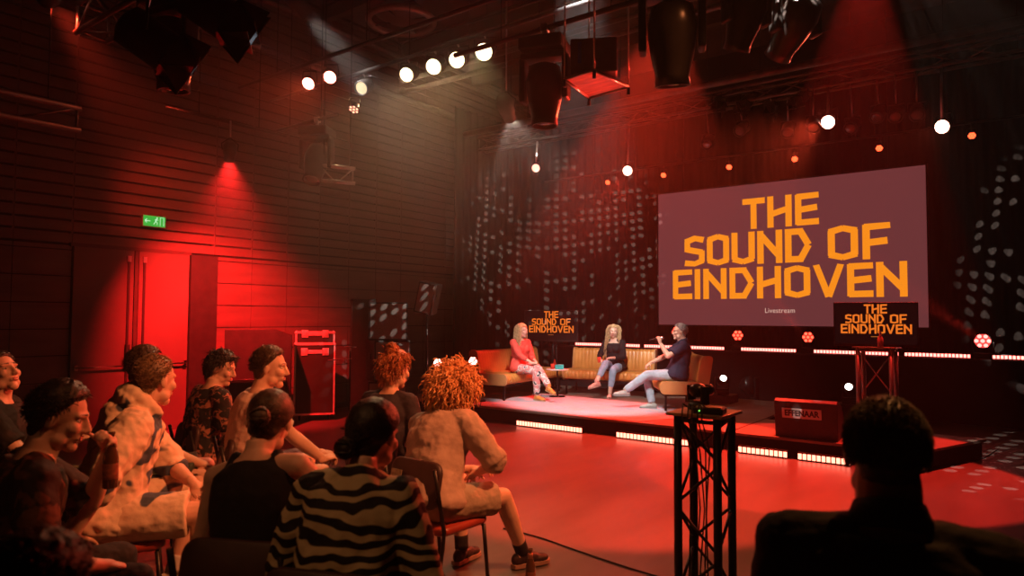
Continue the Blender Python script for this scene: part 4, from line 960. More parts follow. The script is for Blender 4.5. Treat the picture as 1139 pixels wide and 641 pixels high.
def torso(b, P, tab, off, s0=-1, s1=2, n=22, bell=0.0):
    vs = []; rows = [t for t in tab if s0 <= t[0] <= s1]
    full = []
    for i in range(len(rows) - 1):
        for k in range(3):
            f = k / 3; full.append(tuple(rows[i][j] * (1 - f) + rows[i + 1][j] * f for j in range(3)))
    full.append(rows[-1])
    for s, w, dp in full:
        c = P.spine(s); R = P.fr(s)
        for j in range(n):
            a = 2 * PI * j / n; ca, sa = math.cos(a), math.sin(a); e = 0.85
            x = math.copysign(abs(ca) ** e, ca) * (w * P.S + off); y = math.copysign(abs(sa) ** e, sa) * (dp * P.S + off)
            vs.append(c + R @ Vector((x, y, 0)))
    k = len(full)
    fs = [(i * n + j, i * n + (j + 1) % n, (i + 1) * n + (j + 1) % n, (i + 1) * n + j) for i in range(k - 1) for j in range(n)]
    fs += [tuple(range(n - 1, -1, -1)), tuple((k - 1) * n + j for j in range(n))]
    b.add(vs, fs, None, True)
def head_geo(b, H, fem=False, smile=0):
    e = lambda c, r: b.ell(c, r, M=H, n=20, m=14)
    e((0, -0.012, 0.030), (0.076, 0.094, 0.088)); e((0, 0.024, -0.030), (0.060, 0.064, 0.074)); e((0, -0.02, -0.035), (0.058, 0.06, 0.05))
    ch = 0.021 if fem else 0.025
    e((0, 0.062, -0.098), (ch * 1.1, ch, ch))
    for s in (-1, 1):
        e((s * 0.041, 0.022, -0.070), (0.024 if fem else 0.028, 0.035, 0.030)); e((s * 0.036, 0.060, -0.022), (0.026, 0.026, 0.026))
        e((s * 0.078, -0.010, -0.006), (0.009, 0.019, 0.031)); e((s * 0.010, 0.098, -0.034), (0.009, 0.010, 0.008))
        cap(b, H @ Vector((s * 0.012, 0.083, 0.028)), H @ Vector((s * 0.044, 0.070, 0.026)), 0.010 * P_S[0], 0.010 * P_S[0], 8)
    cap(b, H @ Vector((0, 0.084, 0.018)), H @ Vector((0, 0.108, -0.028)), 0.009 * P_S[0], 0.0125 * P_S[0], 10)
    cap(b, H @ Vector((-0.018, 0.083, -0.063)), H @ Vector((0.018, 0.083, -0.063)), 0.0085 * P_S[0], 0.0085 * P_S[0], 8)
P_S = [1.0]
def _exit(d, c, r):
    o = HC - Vector(c); A = sum((d[i] / r[i]) ** 2 for i in range(3)); B = 2 * sum(o[i] * d[i] / r[i] ** 2 for i in range(3)); Cc = sum((o[i] / r[i]) ** 2 for i in range(3)) - 1
    D = B * B - 4 * A * Cc
    return (-B + math.sqrt(D)) / (2 * A) if D > 0 else 0.0
def skull_r(d):   # distance from the skull centre to the head surface along unit d
    a = _skull(d)
    return a if d.z > -0.1 or d.y > 0.5 else max(a, _exit(d, (0, -0.02, -0.040), (0.061, 0.064, 0.055)))
def _skull(d):
    return 1.0 / math.sqrt((d.x / 0.076) ** 2 + (d.y / 0.094) ** 2 + (d.z / 0.088) ** 2)
HC = Vector((0, -0.012, 0.030))
def hair_mask(d, style):
    az = abs(math.degrees(math.atan2(d.x, d.y))); el = math.degrees(math.asin(max(-1, min(1, d.z))))
    fr = 38 if style != 'low' else 30
    if az < 40: h = fr - az * 0.1
    elif az < 68: h = fr - 4 - (az - 40) * 0.93
    elif az < 88: h = 8 - (az - 68) * 0.9
    elif az < 105: h = -10 - (az - 88) * 1.8
    else: h = -40 - (az - 105) * 0.8
    h = max(h, -62)
    return max(0, min(1, (el - h) / 10 + 0.4))
def hair_cap(H, thick, m, parent, style='', rough=0.004, seed=0, name='hair', top=0.0, nz=22):
    rows, cols = 40, 56; vs = []; off = Vector((seed * 7.1, 0, 0))
    for i in range(rows + 1):
        t = PI * i / rows
        for j in range(cols):
            a = 2 * PI * j / cols; d = Vector((math.sin(t) * math.sin(a), math.sin(t) * math.cos(a), math.cos(t)))
            mk = hair_mask(d, style); th = -0.012 + mk * (0.012 + thick + top * max(0, d.z) ** 2)
            if mk > 0.3: th += rough * noise.noise(Vector((d.x, d.y, d.z)) * nz / 3 + off) + rough * 0.6 * noise.noise(d * nz + off)
            vs.append(H @ (HC + d * (skull_r(d) + th)))
    fs = [(i * cols + j, (i + 1) * cols + j, (i + 1) * cols + (j + 1) % cols, i * cols + (j + 1) % cols) for i in range(rows) for j in range(cols)]
    b = MB(); b.add(vs, fs, None, True)
    return b.build(name, m, parent)
def strands(b, H, n, length, r, style='', curl=0.0, grav=0.3, out=0.3, comb=None, seed=0, seg=6, base=0.006, sides=4, cond=None, fall=None):
    rg = random.Random(seed); k = 0; tries = 0
    while k < n and tries < n * 20:
        tries += 1
        d = Vector((rg.gauss(0, 1), rg.gauss(0, 1), rg.gauss(0, 1))).normalized()
        if hair_mask(d, style) < 0.75 or (cond and not cond(d)): continue
        k += 1; p = HC + d * (skull_r(d) + base); L = length * rg.uniform(0.7, 1.2); st = L / seg
        tdir = Vector((rg.gauss(0, 1), rg.gauss(0, 1), rg.gauss(0, 1))); tdir = (tdir - d * tdir.dot(d)).normalized()
        if comb is not None: tdir = (comb - p); tdir = (tdir - d * tdir.dot(d) * 0.8).normalized()
        pts = [p]; ph = rg.uniform(0, 6.28); u = d * out + tdir * (1 - out)
        for s in range(seg):
            if comb is not None:
                if (comb - p).length < 0.034: break
                u = (comb - p).normalized()
            if fall is not None:
                u = u + fall(p, d, s / seg)
            u = (u + Vector((0, 0, -grav))).normalized()
            side = u.orthogonal().normalized(); side2 = u.cross(side)
            ph += 1.9
            p = p + u * st + (side * math.cos(ph) + side2 * math.sin(ph)) * curl
            c = p - HC; rr = skull_r(c.normalized()) + 0.004
            if c.length < rr and fall is None: p = HC + c.normalized() * rr
            elif c.length < rr: p = HC + c.normalized() * rr
            pts.append(p.copy())
        if len(pts) < 3: continue
        rs = [r * (1 - 0.6 * (i / seg) ** 2) for i in range(len(pts))]
        b.tube([H @ q for q in pts], [q * P_S[0] for q in rs], sides)
def shoe(b, b2, ank, toe_dir, S, L=0.27, pitch=0.0, heel=0.0):
    """upper in b, sole in b2; ank = ankle point"""
    f = Vector(toe_dir); up0 = Vector((0, 0, 1)); f = (f - up0 * f.dot(up0)).normalized() if pitch == 0 else f.normalized()
    x = f.cross(up0).normalized(); up = x.cross(f).normalized(); R = Matrix((x, f, up)).transposed().to_4x4()
    o = Vector(ank) - up * 0.085 * S
    M = Matrix.Translation(o) @ R @ Matrix.Scale(S, 4)
    b.ell((0, -0.03, 0.045), (0.034, 0.045, 0.044), M=M); b.ell((0, 0.05, 0.042), (0.038, 0.075, 0.038), M=M); b.ell((0, 0.125, 0.032), (0.043, 0.062, 0.027), M=M)
    cap(b, M @ Vector((0, -0.01, 0.05)), M @ Vector((0, 0.0, 0.10)), 0.036 * S, 0.036 * S)
    prof = [(0.0, -0.078), (0.03, -0.065), (0.036, -0.02), (0.034, 0.04), (0.046, 0.11), (0.040, 0.165), (0.018, 0.192), (0.0, 0.195)]
    poly = [(p_[0], p_[1]) for p_ in prof] + [(-p_[0], p_[1]) for p_ in prof[-2:0:-1]]
    b2.prism(poly[::-1], 0.0, 0.022, M)
def person(q):
    root_loc = Vector(q['hip']); yaw = math.radians(q['yaw']); S = q.get('S', 1.0); P_S[0] = S
    P = solve(q); fem = q.get('sex', 'm') == 'f'; vox = q.get('vox', 0.0075)
    if 'headpx' in q:      # keep the head over its seat position in the room: slide the hips so that the head stands at the wanted place
        px, py, d = q['headpx']; T = at_d(px, py, d); R2 = Matrix.Rotation(yaw, 3, 'Z'); o = R2 @ P.hc
        root_loc = Vector((T.x - o.x, T.y - o.y, root_loc.z))
        if q.get('verbose', 1): print('PERSON', q['name_'], 'hip', [round(v, 2) for v in root_loc], 'head z', round(root_loc.z + o.z, 3), 'wanted', round(T.z, 3))
    t = empty('person', root_loc, yaw, q['label'], 'person', q.get('group'))
    skin = q.get('skin', SKIN)
    # body: one continuous surface
    b = MB(); tab = BODYM['f' if fem else 'm']
    torso(b, P, tab, -0.004, n=20)
    cap(b, P.neck - P.Rt @ Vector((0, 0, 0.03)) * S, P.hc + P.Rh @ Vector((0, -0.02, -0.05)) * S, (0.050 if fem else 0.064) * S * q.get('nk', 1), (0.046 if fem else 0.060) * S * q.get('nk', 1))
    head_geo(b, P.H, fem)
    for k, sg in (('R', 1), ('L', -1)):
        ar = 0.84 if fem else 1.0
        cap(b, P.neck + P.Rt @ Vector((sg * 0.05, 0, -0.02)) * S, P.sh[k], 0.045 * S * ar, 0.056 * S * ar)
        cap(b, P.sh[k], P.elb[k], 0.052 * S * ar, 0.038 * S * ar); cap(b, P.elb[k], P.elb[k].lerp(P.wri[k], 0.35), 0.039 * S * ar, 0.040 * S * ar)
        cap(b, P.elb[k].lerp(P.wri[k], 0.35), P.wri[k], 0.040 * S * ar, 0.025 * S * ar)
        hd = Vector(q['hd' + k]) if 'hd' + k in q else (P.wri[k] - P.elb[k])
        hand(b, P.wri[k], hd, q.get('hn' + k, (0, 0, -1)), sg, q.get('curl' + k, 25), S * (0.92 if fem else 1.0), q.get('spread', 1.0))
        cap(b, P.hip[k], P.knee[k], 0.082 * S, 0.054 * S); cap(b, P.knee[k], P.knee[k].lerp(P.ank[k], 0.3), 0.054 * S, 0.056 * S)
        cap(b, P.knee[k].lerp(P.ank[k], 0.3), P.ank[k], 0.055 * S, 0.036 * S)
        td = Vector(q.get('toe' + k, (sg * 0.15, 1, 0)))
        f_ = td.normalized(); cap(b, P.ank[k] + Vector((0, 0, -0.03)) * S - f_ * 0.03 * S, P.ank[k] + f_ * 0.10 * S + Vector((0, 0, -0.055)) * S, 0.033 * S, 0.024 * S)
    if fem:
        for sg in (-1, 1): b.ell(P.spine(0.66) + P.fr(0.66) @ Vector((sg * 0.062, 0.085, 0)) * S, [0.058 * S] * 3)
    fuse(b, 'body', vox, 3, m=skin, parent=t)
    # eyes, brows, lips
    for sg in (-1, 1):
        e = MB(); e.ell((sg * 0.030, 0.066, 0.006), (0.0125, 0.0125, 0.0100), M=P.H, n=12, m=8); eo = e.build('eye', EYEW, t)
        e = MB(); e.ell((sg * 0.030, 0.0755, 0.006), (0.0058, 0.004, 0.0058), M=P.H, n=10, m=6); e.build('iris', IRIS, eo)
        e = MB(); cap(e, P.H @ Vector((sg * 0.016, 0.089, 0.032)), P.H @ Vector((sg * 0.045, 0.074, 0.031)), 0.0035 * S, 0.0025 * S, 6); e.build('eyebrow', q.get('browm', q['hairm']), t)
    e = MB(); e.ell((0, 0.090, -0.058), (0.021, 0.006, 0.005), M=P.H, n=12, m=6).ell((0, 0.090, -0.067), (0.018, 0.006, 0.006), M=P.H, n=12, m=6); e.build('lips', LIPM, t)
    if q.get('smile'):
        e = MB(); e.ell((0, 0.0935, -0.0625), (0.016, 0.004, 0.0035), M=P.H, n=12, m=6); e.build('teeth', EYEW, t)
    # clothes
    if q.get('top'):
        m_, sl, off = q['top']; b = MB()
        s0 = q.get('hem', -0.12)
        rows = [r for r in tab if r[0] >= s0 - 0.05 and r[0] <= q.get('collar', 1.0)]
        if q.get('bell'): rows = [(r[0], r[1] + q['bell'] * max(0, 0.5 - r[0]), r[2] + q['bell'] * max(0, 0.5 - r[0])) for r in rows]
        torso(b, P, rows, off, -1, 2)
        for k, sg in (('R', 1), ('L', -1)):
            ar = 0.84 if fem else 1.0; lo = off * 0.85
            if sl > 0: cap(b, P.neck + P.Rt @ Vector((sg * 0.07, 0, -0.035)) * S, P.sh[k], 0.044 * S * ar + lo, 0.056 * S * ar + lo)
            if sl > 0:
                f1 = min(1.0, sl); q1 = P.sh[k].lerp(P.elb[k], f1)
                cap(b, P.sh[k], P.sh[k].lerp(P.elb[k], 0.3), 0.052 * S * ar + lo, 0.050 * S * ar + lo)
                cyl(b, P.sh[k], q1, 0.054 * S * ar + lo, 0.046 * S * ar + lo * 1.25)
                if sl > 1.0:
                    cap(b, P.elb[k], P.elb[k].lerp(P.wri[k], 0.1), 0.041 * S * ar + lo, 0.042 * S * ar + lo)
                    cyl(b, P.elb[k], P.elb[k].lerp(P.wri[k], sl - 1.0), 0.042 * S * ar + lo, 0.032 * S * ar + lo)
            else:
                for a_ in (-1, 1): cap(b, P.spine(0.80) + P.fr(0.80) @ Vector((sg * 0.085, a_ * 0.070, 0)) * S, P.neck + P.Rt @ Vector((sg * 0.085, 0, 0.010)) * S, 0.024 * S, 0.026 * S)
        if fem:
            for sg in (-1, 1): b.ell(P.spine(0.66) + P.fr(0.66) @ Vector((sg * 0.062, 0.085, 0)) * S, [0.058 * S + off * 0.8] * 3)
        if q.get('hood'):
            c = P.neck + P.Rt @ Vector((0, -0.055, 0.045)) * S; R = P.fr(1.0).to_4x4()
            b.ell(c, (0.125 * S, 0.085 * S, 0.085 * S), R=R); b.ell(P.neck + P.Rt @ Vector((0, -0.085, -0.04)) * S, (0.115 * S, 0.07 * S, 0.11 * S), R=R)
            for sg in (-1, 1): cap(b, P.neck + P.Rt @ Vector((sg * 0.085, -0.02, 0.06)) * S, P.neck + P.Rt @ Vector((sg * 0.05, 0.075, 0.01)) * S, 0.038 * S, 0.03 * S)
        fuse(b, q.get('topname', 'shirt'), max(vox, 0.008), 3, q.get('folds', 0.022), q.get('fsize', 0.075), m_, t)
        if q.get('shirt_collar'):
            b = MB(); c = P.neck + P.Rt @ Vector((0, -0.004, 0.012)) * S; X = P.Rt @ Vector((1, 0, 0)); Y = P.Rt @ Vector((0, 1, 0)); Z = P.Rt @ Vector((0, 0, 1)); n = 28; vs = []
            for zz, gr in ((-0.02, 0.0), (0.040, -0.008), (0.042, -0.002), (-0.012, 0.018)):
                for j in range(n):
                    a = 2 * PI * j / n; rr = (0.070 + gr); vs.append(c + (X * math.cos(a) * rr * 1.02 + Y * math.sin(a) * rr * 0.98 + Z * (zz - 0.018 * math.sin(a))) * S)
            fs = [(i * n + j, i * n + (j + 1) % n, ((i + 1) % 4) * n + (j + 1) % n, ((i + 1) % 4) * n + j) for i in range(4) for j in range(n)]
            b.add(vs, fs, None, True); b.build('collar', q.get('collarm', m_), t)
    if q.get('legs'):
        m_, ll, off = q['legs']; b = MB()
        rows = [r for r in tab if r[0] <= 0.16]; torso(b, P, rows, off * 0.8)
        for k in 'RL':
            fuller = 0.010 if ll < 1 else 0.0
            cap(b, P.hip[k], P.hip[k].lerp(P.knee[k], 0.3), 0.084 * S + off, 0.078 * S + off)
            if ll <= 1.0: cyl(b, P.hip[k], P.hip[k].lerp(P.knee[k], ll), 0.084 * S + off, 0.060 * S + off + 0.018)
            else:
                cap(b, P.hip[k], P.knee[k], 0.084 * S + off, 0.056 * S + off)
                cyl(b, P.knee[k], P.knee[k].lerp(P.ank[k], ll - 1.0), 0.056 * S + off, 0.042 * S + off, mid=0.004)
        fuse(b, q.get('legname', 'trousers'), max(vox, 0.008), 3, q.get('lfolds', 0.016), 0.06, m_, t)
    if q.get('socks'):
        for k in 'RL':
            b = MB(); cyl(b, P.knee[k].lerp(P.ank[k], 0.80), P.ank[k], 0.043 * S, 0.042 * S); b.build('sock', q['socks'], t)
    if q.get('shoes'):
        for k, sg in (('R', 1), ('L', -1)):
            td = Vector(q.get('toe' + k, (sg * 0.15, 1, 0))); b = MB(); b2 = MB()
            shoe(b, b2, P.ank[k], td, S, pitch=q.get('pitch' + k, 0))
            o = fuse(b, 'shoe', 0.007, 2, m=q['shoes'][0], parent=t); b2.build('sole', q['shoes'][1], o)
    t['_'] = 0; del t['_']
    return t, P
def skull_cond_front(d): return d.y > 0.2
HB = lambda n, c, c2=None, r=0.45: mat(n, c, r, 0, 0.35, 40, 0.3, 120, spec=0.4, col2=c2)
HAIR_BROWN = HB('brown_hair', (0.035, 0.018, 0.010), (0.08, 0.04, 0.02)); HAIR_DARK = HB('dark_hair', (0.012, 0.008, 0.006), (0.03, 0.018, 0.012))
HAIR_BLOND = HB('blond_hair', (0.42, 0.26, 0.12), (0.70, 0.50, 0.28)); HAIR_RED = HB('copper_hair', (0.28, 0.07, 0.02), (0.45, 0.14, 0.04))
HAIR_STRAW = HB('strawberry_hair', (0.62, 0.25, 0.08), (0.85, 0.42, 0.16)); HAIR_GREY = HB('grey_hair', (0.18, 0.16, 0.15), (0.38, 0.35, 0.33))
HAIR_FAIR = HB('cropped_fair_hair', (0.16, 0.09, 0.045), (0.24, 0.14, 0.07))
def build_hair(kind, P, m, t, seed=0, **kw):
    H = P.H; P_S[0] = P.S
    if kind == 'short':
        o = hair_cap(H, kw.get('thick', 0.012), m, t, '', kw.get('rough', 0.006), seed, top=kw.get('top', 0.010)); b = MB()
        strands(b, H, kw.get('n', 700), kw.get('len', 0.026), 0.0022, '', 0.001, 0.15, kw.get('out', 0.45), None, seed, 3, kw.get('thick', 0.012) * 0.8, 3, cond=lambda d: d.z > -0.45)
        b.build('hair_tufts', m, o)
    elif kind == 'crop':
        o = hair_cap(H, 0.006, m, t, '', 0.002, seed); b = MB()
        strands(b, H, 1500, 0.012, 0.0016, '', 0, 0.0, 0.8, None, seed, 2, 0.004, 3); b.build('hair_tufts', m, o)
    elif kind == 'curly':
        T = kw.get('thick', 0.03); o = hair_cap(H, T, m, t, 'low', T * 0.5, seed, top=kw.get('top', 0.01), nz=14); b = MB()
        strands(b, H, kw.get('n', 800), kw.get('len', 0.10), kw.get('r', 0.0048), 'low', kw.get('curl', 0.009), 0.25, 0.55, None, seed, 9, T * 0.75, 5)
        b.build('hair_curls', m, o)
    elif kind == 'bun':
        pos = Vector(kw.get('pos', (0, -0.13, 0.0))); br = kw.get('br', 0.036); T = kw.get('thick', 0.010)
        o = hair_cap(H, T, m, t, '', 0.003, seed); b = MB()
        strands(b, H, 900, 0.13, 0.0019, '', 0.0006, 0.0, 0.05, pos, seed, 7, T * 0.9, 3)
        b.build('hair_strands', m, o)
        b = MB(); b.ell(pos, (br, br * 0.85, br), M=H, n=18, m=12); rg = random.Random(seed)
        for k in range(26):
            a0 = rg.uniform(0, 6.28); tl = Matrix.Rotation(rg.uniform(-0.9, 0.9), 3, 'X') @ Matrix.Rotation(rg.uniform(-0.9, 0.9), 3, 'Y'); pts = []
            for s in range(9):
                a = a0 + s * 0.5; v = tl @ Vector((math.cos(a), 0.25 * math.sin(a * 2), math.sin(a))) * br * rg.uniform(0.98, 1.08); pts.append(H @ (pos + v))
            b.tube(pts, 0.0045 * P.S, 4)
        b.build('bun', m, o)
    elif kind == 'long':
        o = hair_cap(H, 0.014, m, t, 'low', 0.005, seed, top=0.006); b = MB(); ln = kw.get('len', 0.36)
        def fall(p, d, s):
            sx = 1.0 if p.x > 0 else -1.0
            if p.z > 0.02 and p.y > -0.04 and abs(p.x) < 0.082: return Vector((sx * 1.6, -0.5, -0.5))
            if p.z > -0.02 and abs(p.x) < 0.082 and p.y > -0.09: return Vector((sx * 0.4, -0.8, -0.8))
            v = Vector((sx * (0.10 if p.z < -0.08 else 0.0), 0.16 if (abs(p.x) > 0.06 and -0.20 < p.z < -0.04) else 0.0, -1.6))
            return v
        def cond(d): return d.y < 0.62
        strands(b, H, kw.get('n', 520), ln, 0.0048, 'low', kw.get('curl', 0.003), 0.15, 0.1, None, seed, 14, 0.014, 4, cond, fall)
        b.build('hair_locks', m, o)
    return o
# ---- seats for the audience
VINYL = mat('seat_vinyl', (0.30, 0.035, 0.02), 0.38, 0, 0.15, 6, 0.1, 120); CHM = mat('chair_steel', (0.03, 0.022, 0.02), 0.35, 0.7, 0.2, 10); PADB = mat('chair_back_pad', (0.045, 0.02, 0.018), 0.5, 0, 0.2, 8)
def make_chair(pos, yaw_deg, label, seat_h=0.47, round_back=False, sticker=False):
    t = empty('chair', pos, math.radians(yaw_deg), label, 'chair', 'audience chairs')
    def pad(w, d, th, r, M):
        n = 6; poly = []
        for cx_, cy_, a0 in ((w / 2 - r, d / 2 - r, 0), (-w / 2 + r, d / 2 - r, 90), (-w / 2 + r, -d / 2 + r, 180), (w / 2 - r, -d / 2 + r, 270)):
            for k in range(n + 1):
                a = math.radians(a0 + 90 * k / n); poly.append((cx_ + r * math.cos(a), cy_ + r * math.sin(a)))
        b = MB(); N_ = len(poly); rings = [(0, 0.94), (th * 0.25, 1.0), (th * 0.75, 1.0), (th, 0.93)]; vs = []
        for z, s in rings: vs += [(x * s, y * s, z) for x, y in poly]
        fs = [(i * N_ + j, i * N_ + (j + 1) % N_, (i + 1) * N_ + (j + 1) % N_, (i + 1) * N_ + j) for i in range(3) for j in range(N_)] + [tuple(range(N_ - 1, -1, -1)), tuple(3 * N_ + j for j in range(N_))]
        b.add(vs, fs, M, True); return b
    pad(0.44, 0.42, 0.05, 0.06, Matrix.Translation((0, 0, seat_h - 0.05))).build('seat', VINYL, t)
    Mb = Matrix.Translation((0, -0.225, seat_h + 0.24)) @ Matrix.Rotation(math.radians(78), 4, 'X') @ Matrix.Translation((0, 0, -0.018))
    bk = pad(0.42, 0.27 if not round_back else 0.22, 0.036, 0.07 if not round_back else 0.10, Mb).build('backrest', PADB, t)
    for s in (-1, 1):
        MB().tube([(s * 0.20, 0.17, seat_h - 0.055), (s * 0.205, 0.21, 0.005)], 0.0125, 10).build('leg', CHM, t)
        MB().tube([(s * 0.215, -0.275, seat_h + 0.35), (s * 0.215, -0.225, seat_h + 0.12), (s * 0.212, -0.19, seat_h - 0.02), (s * 0.21, -0.20, seat_h - 0.12), (s * 0.215, -0.27, 0.005)], 0.0125, 10).build('leg', CHM, t)
    MB().tube([(-0.20, 0.17, seat_h - 0.058), (0.20, 0.17, seat_h - 0.058)], 0.009, 8).build('seat_rail', CHM, t)
    if sticker:
        Ms = Matrix.Translation((-0.12, -0.2690, seat_h + 0.26)) @ Matrix.Rotation(math.radians(-12), 4, 'X')
        MB().box((0, 0, 0), (0.09, 0.003, 0.10), Ms).build('sticker', mat('paper_sticker', (0.45, 0.35, 0.22), 0.6, 0, 0.3, 60), bk)
    return t
# ------------------------------------------------------------------ who sits where
def pattern(name, base, second, scale=9, kind='zebra', rough=0.75, third=None, t3=0.10):
    """printed cloth: the print belongs to the fabric"""
    m = bpy.data.materials.new(name); m.use_nodes = True; nt = m.node_tree; nd = nt.nodes; ln = nt.links; b = nd['Principled BSDF']
    b.inputs['Roughness'].default_value = rough; b.inputs['Specular IOR Level'].default_value = 0.25
    tc = nd.new('ShaderNodeTexCoord'); cr = nd.new('ShaderNodeValToRGB')
    if kind == 'zebra':
        w = nd.new('ShaderNodeTexWave'); w.inputs['Scale'].default_value = scale; w.inputs['Distortion'].default_value = 9; w.inputs['Detail'].default_value = 1; w.inputs['Detail Scale'].default_value = 1.1; w.bands_direction = 'Z'
        ln.new(tc.outputs['Object'], w.inputs[0]); ln.new(w.outputs['Fac'], cr.inputs[0]); p0, p1 = 0.52, 0.60
    elif kind == 'blot':
        w = nd.new('ShaderNodeTexNoise'); w.inputs['Scale'].default_value = scale; w.inputs['Detail'].default_value = 2; w.inputs['Distortion'].default_value = 1.0
        ln.new(tc.outputs['Object'], w.inputs['Vector']); ln.new(w.outputs['Fac'], cr.inputs[0]); p0, p1 = 0.50, 0.56
    elif kind == 'leaf':
        w = nd.new('ShaderNodeTexVoronoi'); w.inputs['Scale'].default_value = scale; w.inputs['Randomness'].default_value = 1.0
        ln.new(tc.outputs['Object'], w.inputs['Vector']); ln.new(w.outputs['Distance'], cr.inputs[0]); p0, p1 = 0.30, 0.38
    cr.color_ramp.elements[0].position = p0; cr.color_ramp.elements[1].position = p1
    cr.color_ramp.elements[0].color = (*base, 1); cr.color_ramp.elements[1].color = (*second, 1)
    if third:
        e = cr.color_ramp.elements.new(min(0.98, p1 + t3)); e.color = (*second, 1); e = cr.color_ramp.elements.new(min(0.99, p1 + t3 + 0.03)); e.color = (*third, 1)
    ln.new(cr.outputs[0], b.inputs['Base Color'])
    n2 = nd.new('ShaderNodeTexNoise'); n2.inputs['Scale'].default_value = 35; bp = nd.new('ShaderNodeBump'); bp.inputs['Strength'].default_value = 0.25; bp.inputs['Distance'].default_value = 0.01
    ln.new(tc.outputs['Object'], n2.inputs['Vector']); ln.new(n2.outputs['Fac'], bp.inputs['Height']); ln.new(bp.outputs[0], b.inputs['Normal'])
    return m
CL = lambda n, c, r=0.8, v=0.1: mat(n, c, r, 0, v, 12, 0.3, 45, spec=0.2)
SHOE_D = CL('dark_shoe', (0.04, 0.02, 0.018), 0.5); SHOE_L = CL('light_shoe', (0.55, 0.5, 0.45), 0.6); SOLE = CL('shoe_sole', (0.35, 0.2, 0.15), 0.6)
SH = 0.47
def seat_hip(S, h=SH): return (0, 0, h + 0.085 * S + 0.012)
only = None
# -- on the stage
SE = SZ + 0.456
def stage_hip(S): return (0, 0, SE + 0.088 * S)
PRINT = pattern('floral_trousers', (0.66, 0.24, 0.24), (0.74, 0.68, 0.68), 13, 'blot', third=(0.02, 0.02, 0.03), t3=0.04)
t, P = person(dict(name_='w1', label='woman in a coral top and printed trousers sitting cross-legged on the left sofa', hip=stage_hip(1.0), headpx=(580.5, 371, 12.1), yaw=-92, sex='f', S=1.0, lean=(-4, 6), twist=-16, neck=8, head=(8, 4, 0), hairm=HAIR_BLOND, skin=SKIN2,
    top=(CL('coral_top', (0.85, 0.10, 0.08)), 1.55, 0.020), topname='blouse', bell=0.02, collar=0.98, legs=(PRINT, 1.93, 0.012), shoes=(CL('orange_sandal', (0.65, 0.22, 0.05), 0.5), CL('tan_sole', (0.4, 0.2, 0.1), 0.5)),
    ankR=(0.06, 0.42, -0.45), ankL=(0.10, 0.70, -0.28), kneeL=(0.2, 0.4, 1), toeL=(0.3, 0.9, -0.25), pitchL=1, wriR=(0.10, 0.34, 0.10), wriL=(-0.02, 0.33, 0.12), hdL=(0.8, 0.5, -0.1), hdR=(-0.6, 0.7, -0.1), curlR=35, curlL=35))
build_hair('long', P, HAIR_BLOND, t, 3, len=0.34)
JEANS = CL('pale_jeans', (0.26, 0.42, 0.58), 0.8, 0.15)
t, P = person(dict(name_='w2', label='smiling woman in a black cardigan and pale jeans on the middle sofa', hip=stage_hip(0.98), headpx=(682.5, 374.5, 12.6), yaw=-166, sex='f', S=0.98, lean=(2, 6), neck=6, head=(14, 2, -4), hairm=HAIR_BLOND, skin=SKIN2, smile=True,
    top=(CL('black_cardigan', (0.012, 0.012, 0.014)), 1.75, 0.018), topname='cardigan', bell=0.05, hem=-0.12, collar=0.90, legs=(JEANS, 1.72, 0.010), shoes=(CL('pale_sandal', (0.62, 0.36, 0.30), 0.5), CL('pale_sole', (0.5, 0.3, 0.25), 0.5)),
    ankL=(-0.02, 0.42, -0.45), ankR=(-0.02, 0.42, -0.45) if False else (0.16, 0.66, -0.24), kneeR=(-0.35, 0.2, 1), toeR=(0.6, 0.7, -0.2), pitchR=1, wriR=(0.17, 0.36, 0.14), wriL=(-0.03, 0.30, 0.17), hdL=(0.7, 0.6, 0.0), curlR=50, curlL=50))
build_hair('long', P, HAIR_BLOND, t, 5, len=0.46, curl=0.008, n=620)
b = MB(); torso(b, P, [r for r in BODYM['f'] if -0.05 <= r[0] <= 0.8], 0.022); o = fuse(b, 'undershirt', 0.012, 2, 0.0, 0.05, CL('dark_camisole', (0.03, 0.03, 0.05)), t) if False else None
R_ = Matrix.Rotation(math.radians(-166), 4, 'Z')
gp = t.location + (R_ @ (P.wri['R'] + Vector((-0.01, 0.09, -0.03))).to_4d()).to_3d() if False else t.location + Matrix.Rotation(math.radians(-166), 3, 'Z') @ (P.wri['R'] + Vector((0.0, 0.085, -0.055)))
g = empty('drinking_glass', gp, 0, 'small red glass held by the woman in the black cardigan', 'glass')
MB().lathe([(0.022, 0), (0.027, 0.005), (0.032, 0.10), (0.029, 0.10), (0.024, 0.012)], 18).build('glass_body', mat('red_glass', (0.7, 0.08, 0.05), 0.1), g)
GJ = CL('light_jeans', (0.33, 0.44, 0.53), 0.8, 0.12)
t, P = person(dict(name_='man', label='man in glasses and navy polo speaking into a microphone on the sofa', hip=stage_hip(1.04), headpx=(756, 375.5, 10.75), yaw=122, S=1.04, lean=(-20, 0), neck=10, head=(4, -2, 0), hairm=HAIR_GREY,
    top=(CL('navy_polo', (0.022, 0.028, 0.055)), 0.72, 0.022), bell=0.06, hem=-0.12, shirt_collar=True, legs=(GJ, 1.96, 0.014), shoes=(CL('grey_suede', (0.36, 0.36, 0.34), 0.8), CL('grey_sole', (0.2, 0.2, 0.2), 0.6)),
    ankR=(0.12, 0.36, -0.46), ankL=(0.08, 0.78, -0.26), kneeL=(-0.1, 0.2, 1), toeL=(0.0, 0.95, 0.0), toeR=(0, 1, 0), wriL=(-0.10, 0.26, 0.50), elbL=(-0.5, 0.3, -1.0), hdL=(0.25, 0.15, 0.8), hnL=(0.7, 0.5, -0.1), curlL=62, wriR=(0.10, 0.40, 0.16), hdR=(-0.3, 0.8, -0.5), curlR=30))
build_hair('short', P, HAIR_GREY, t, 9, thick=0.010)
gl = MB()
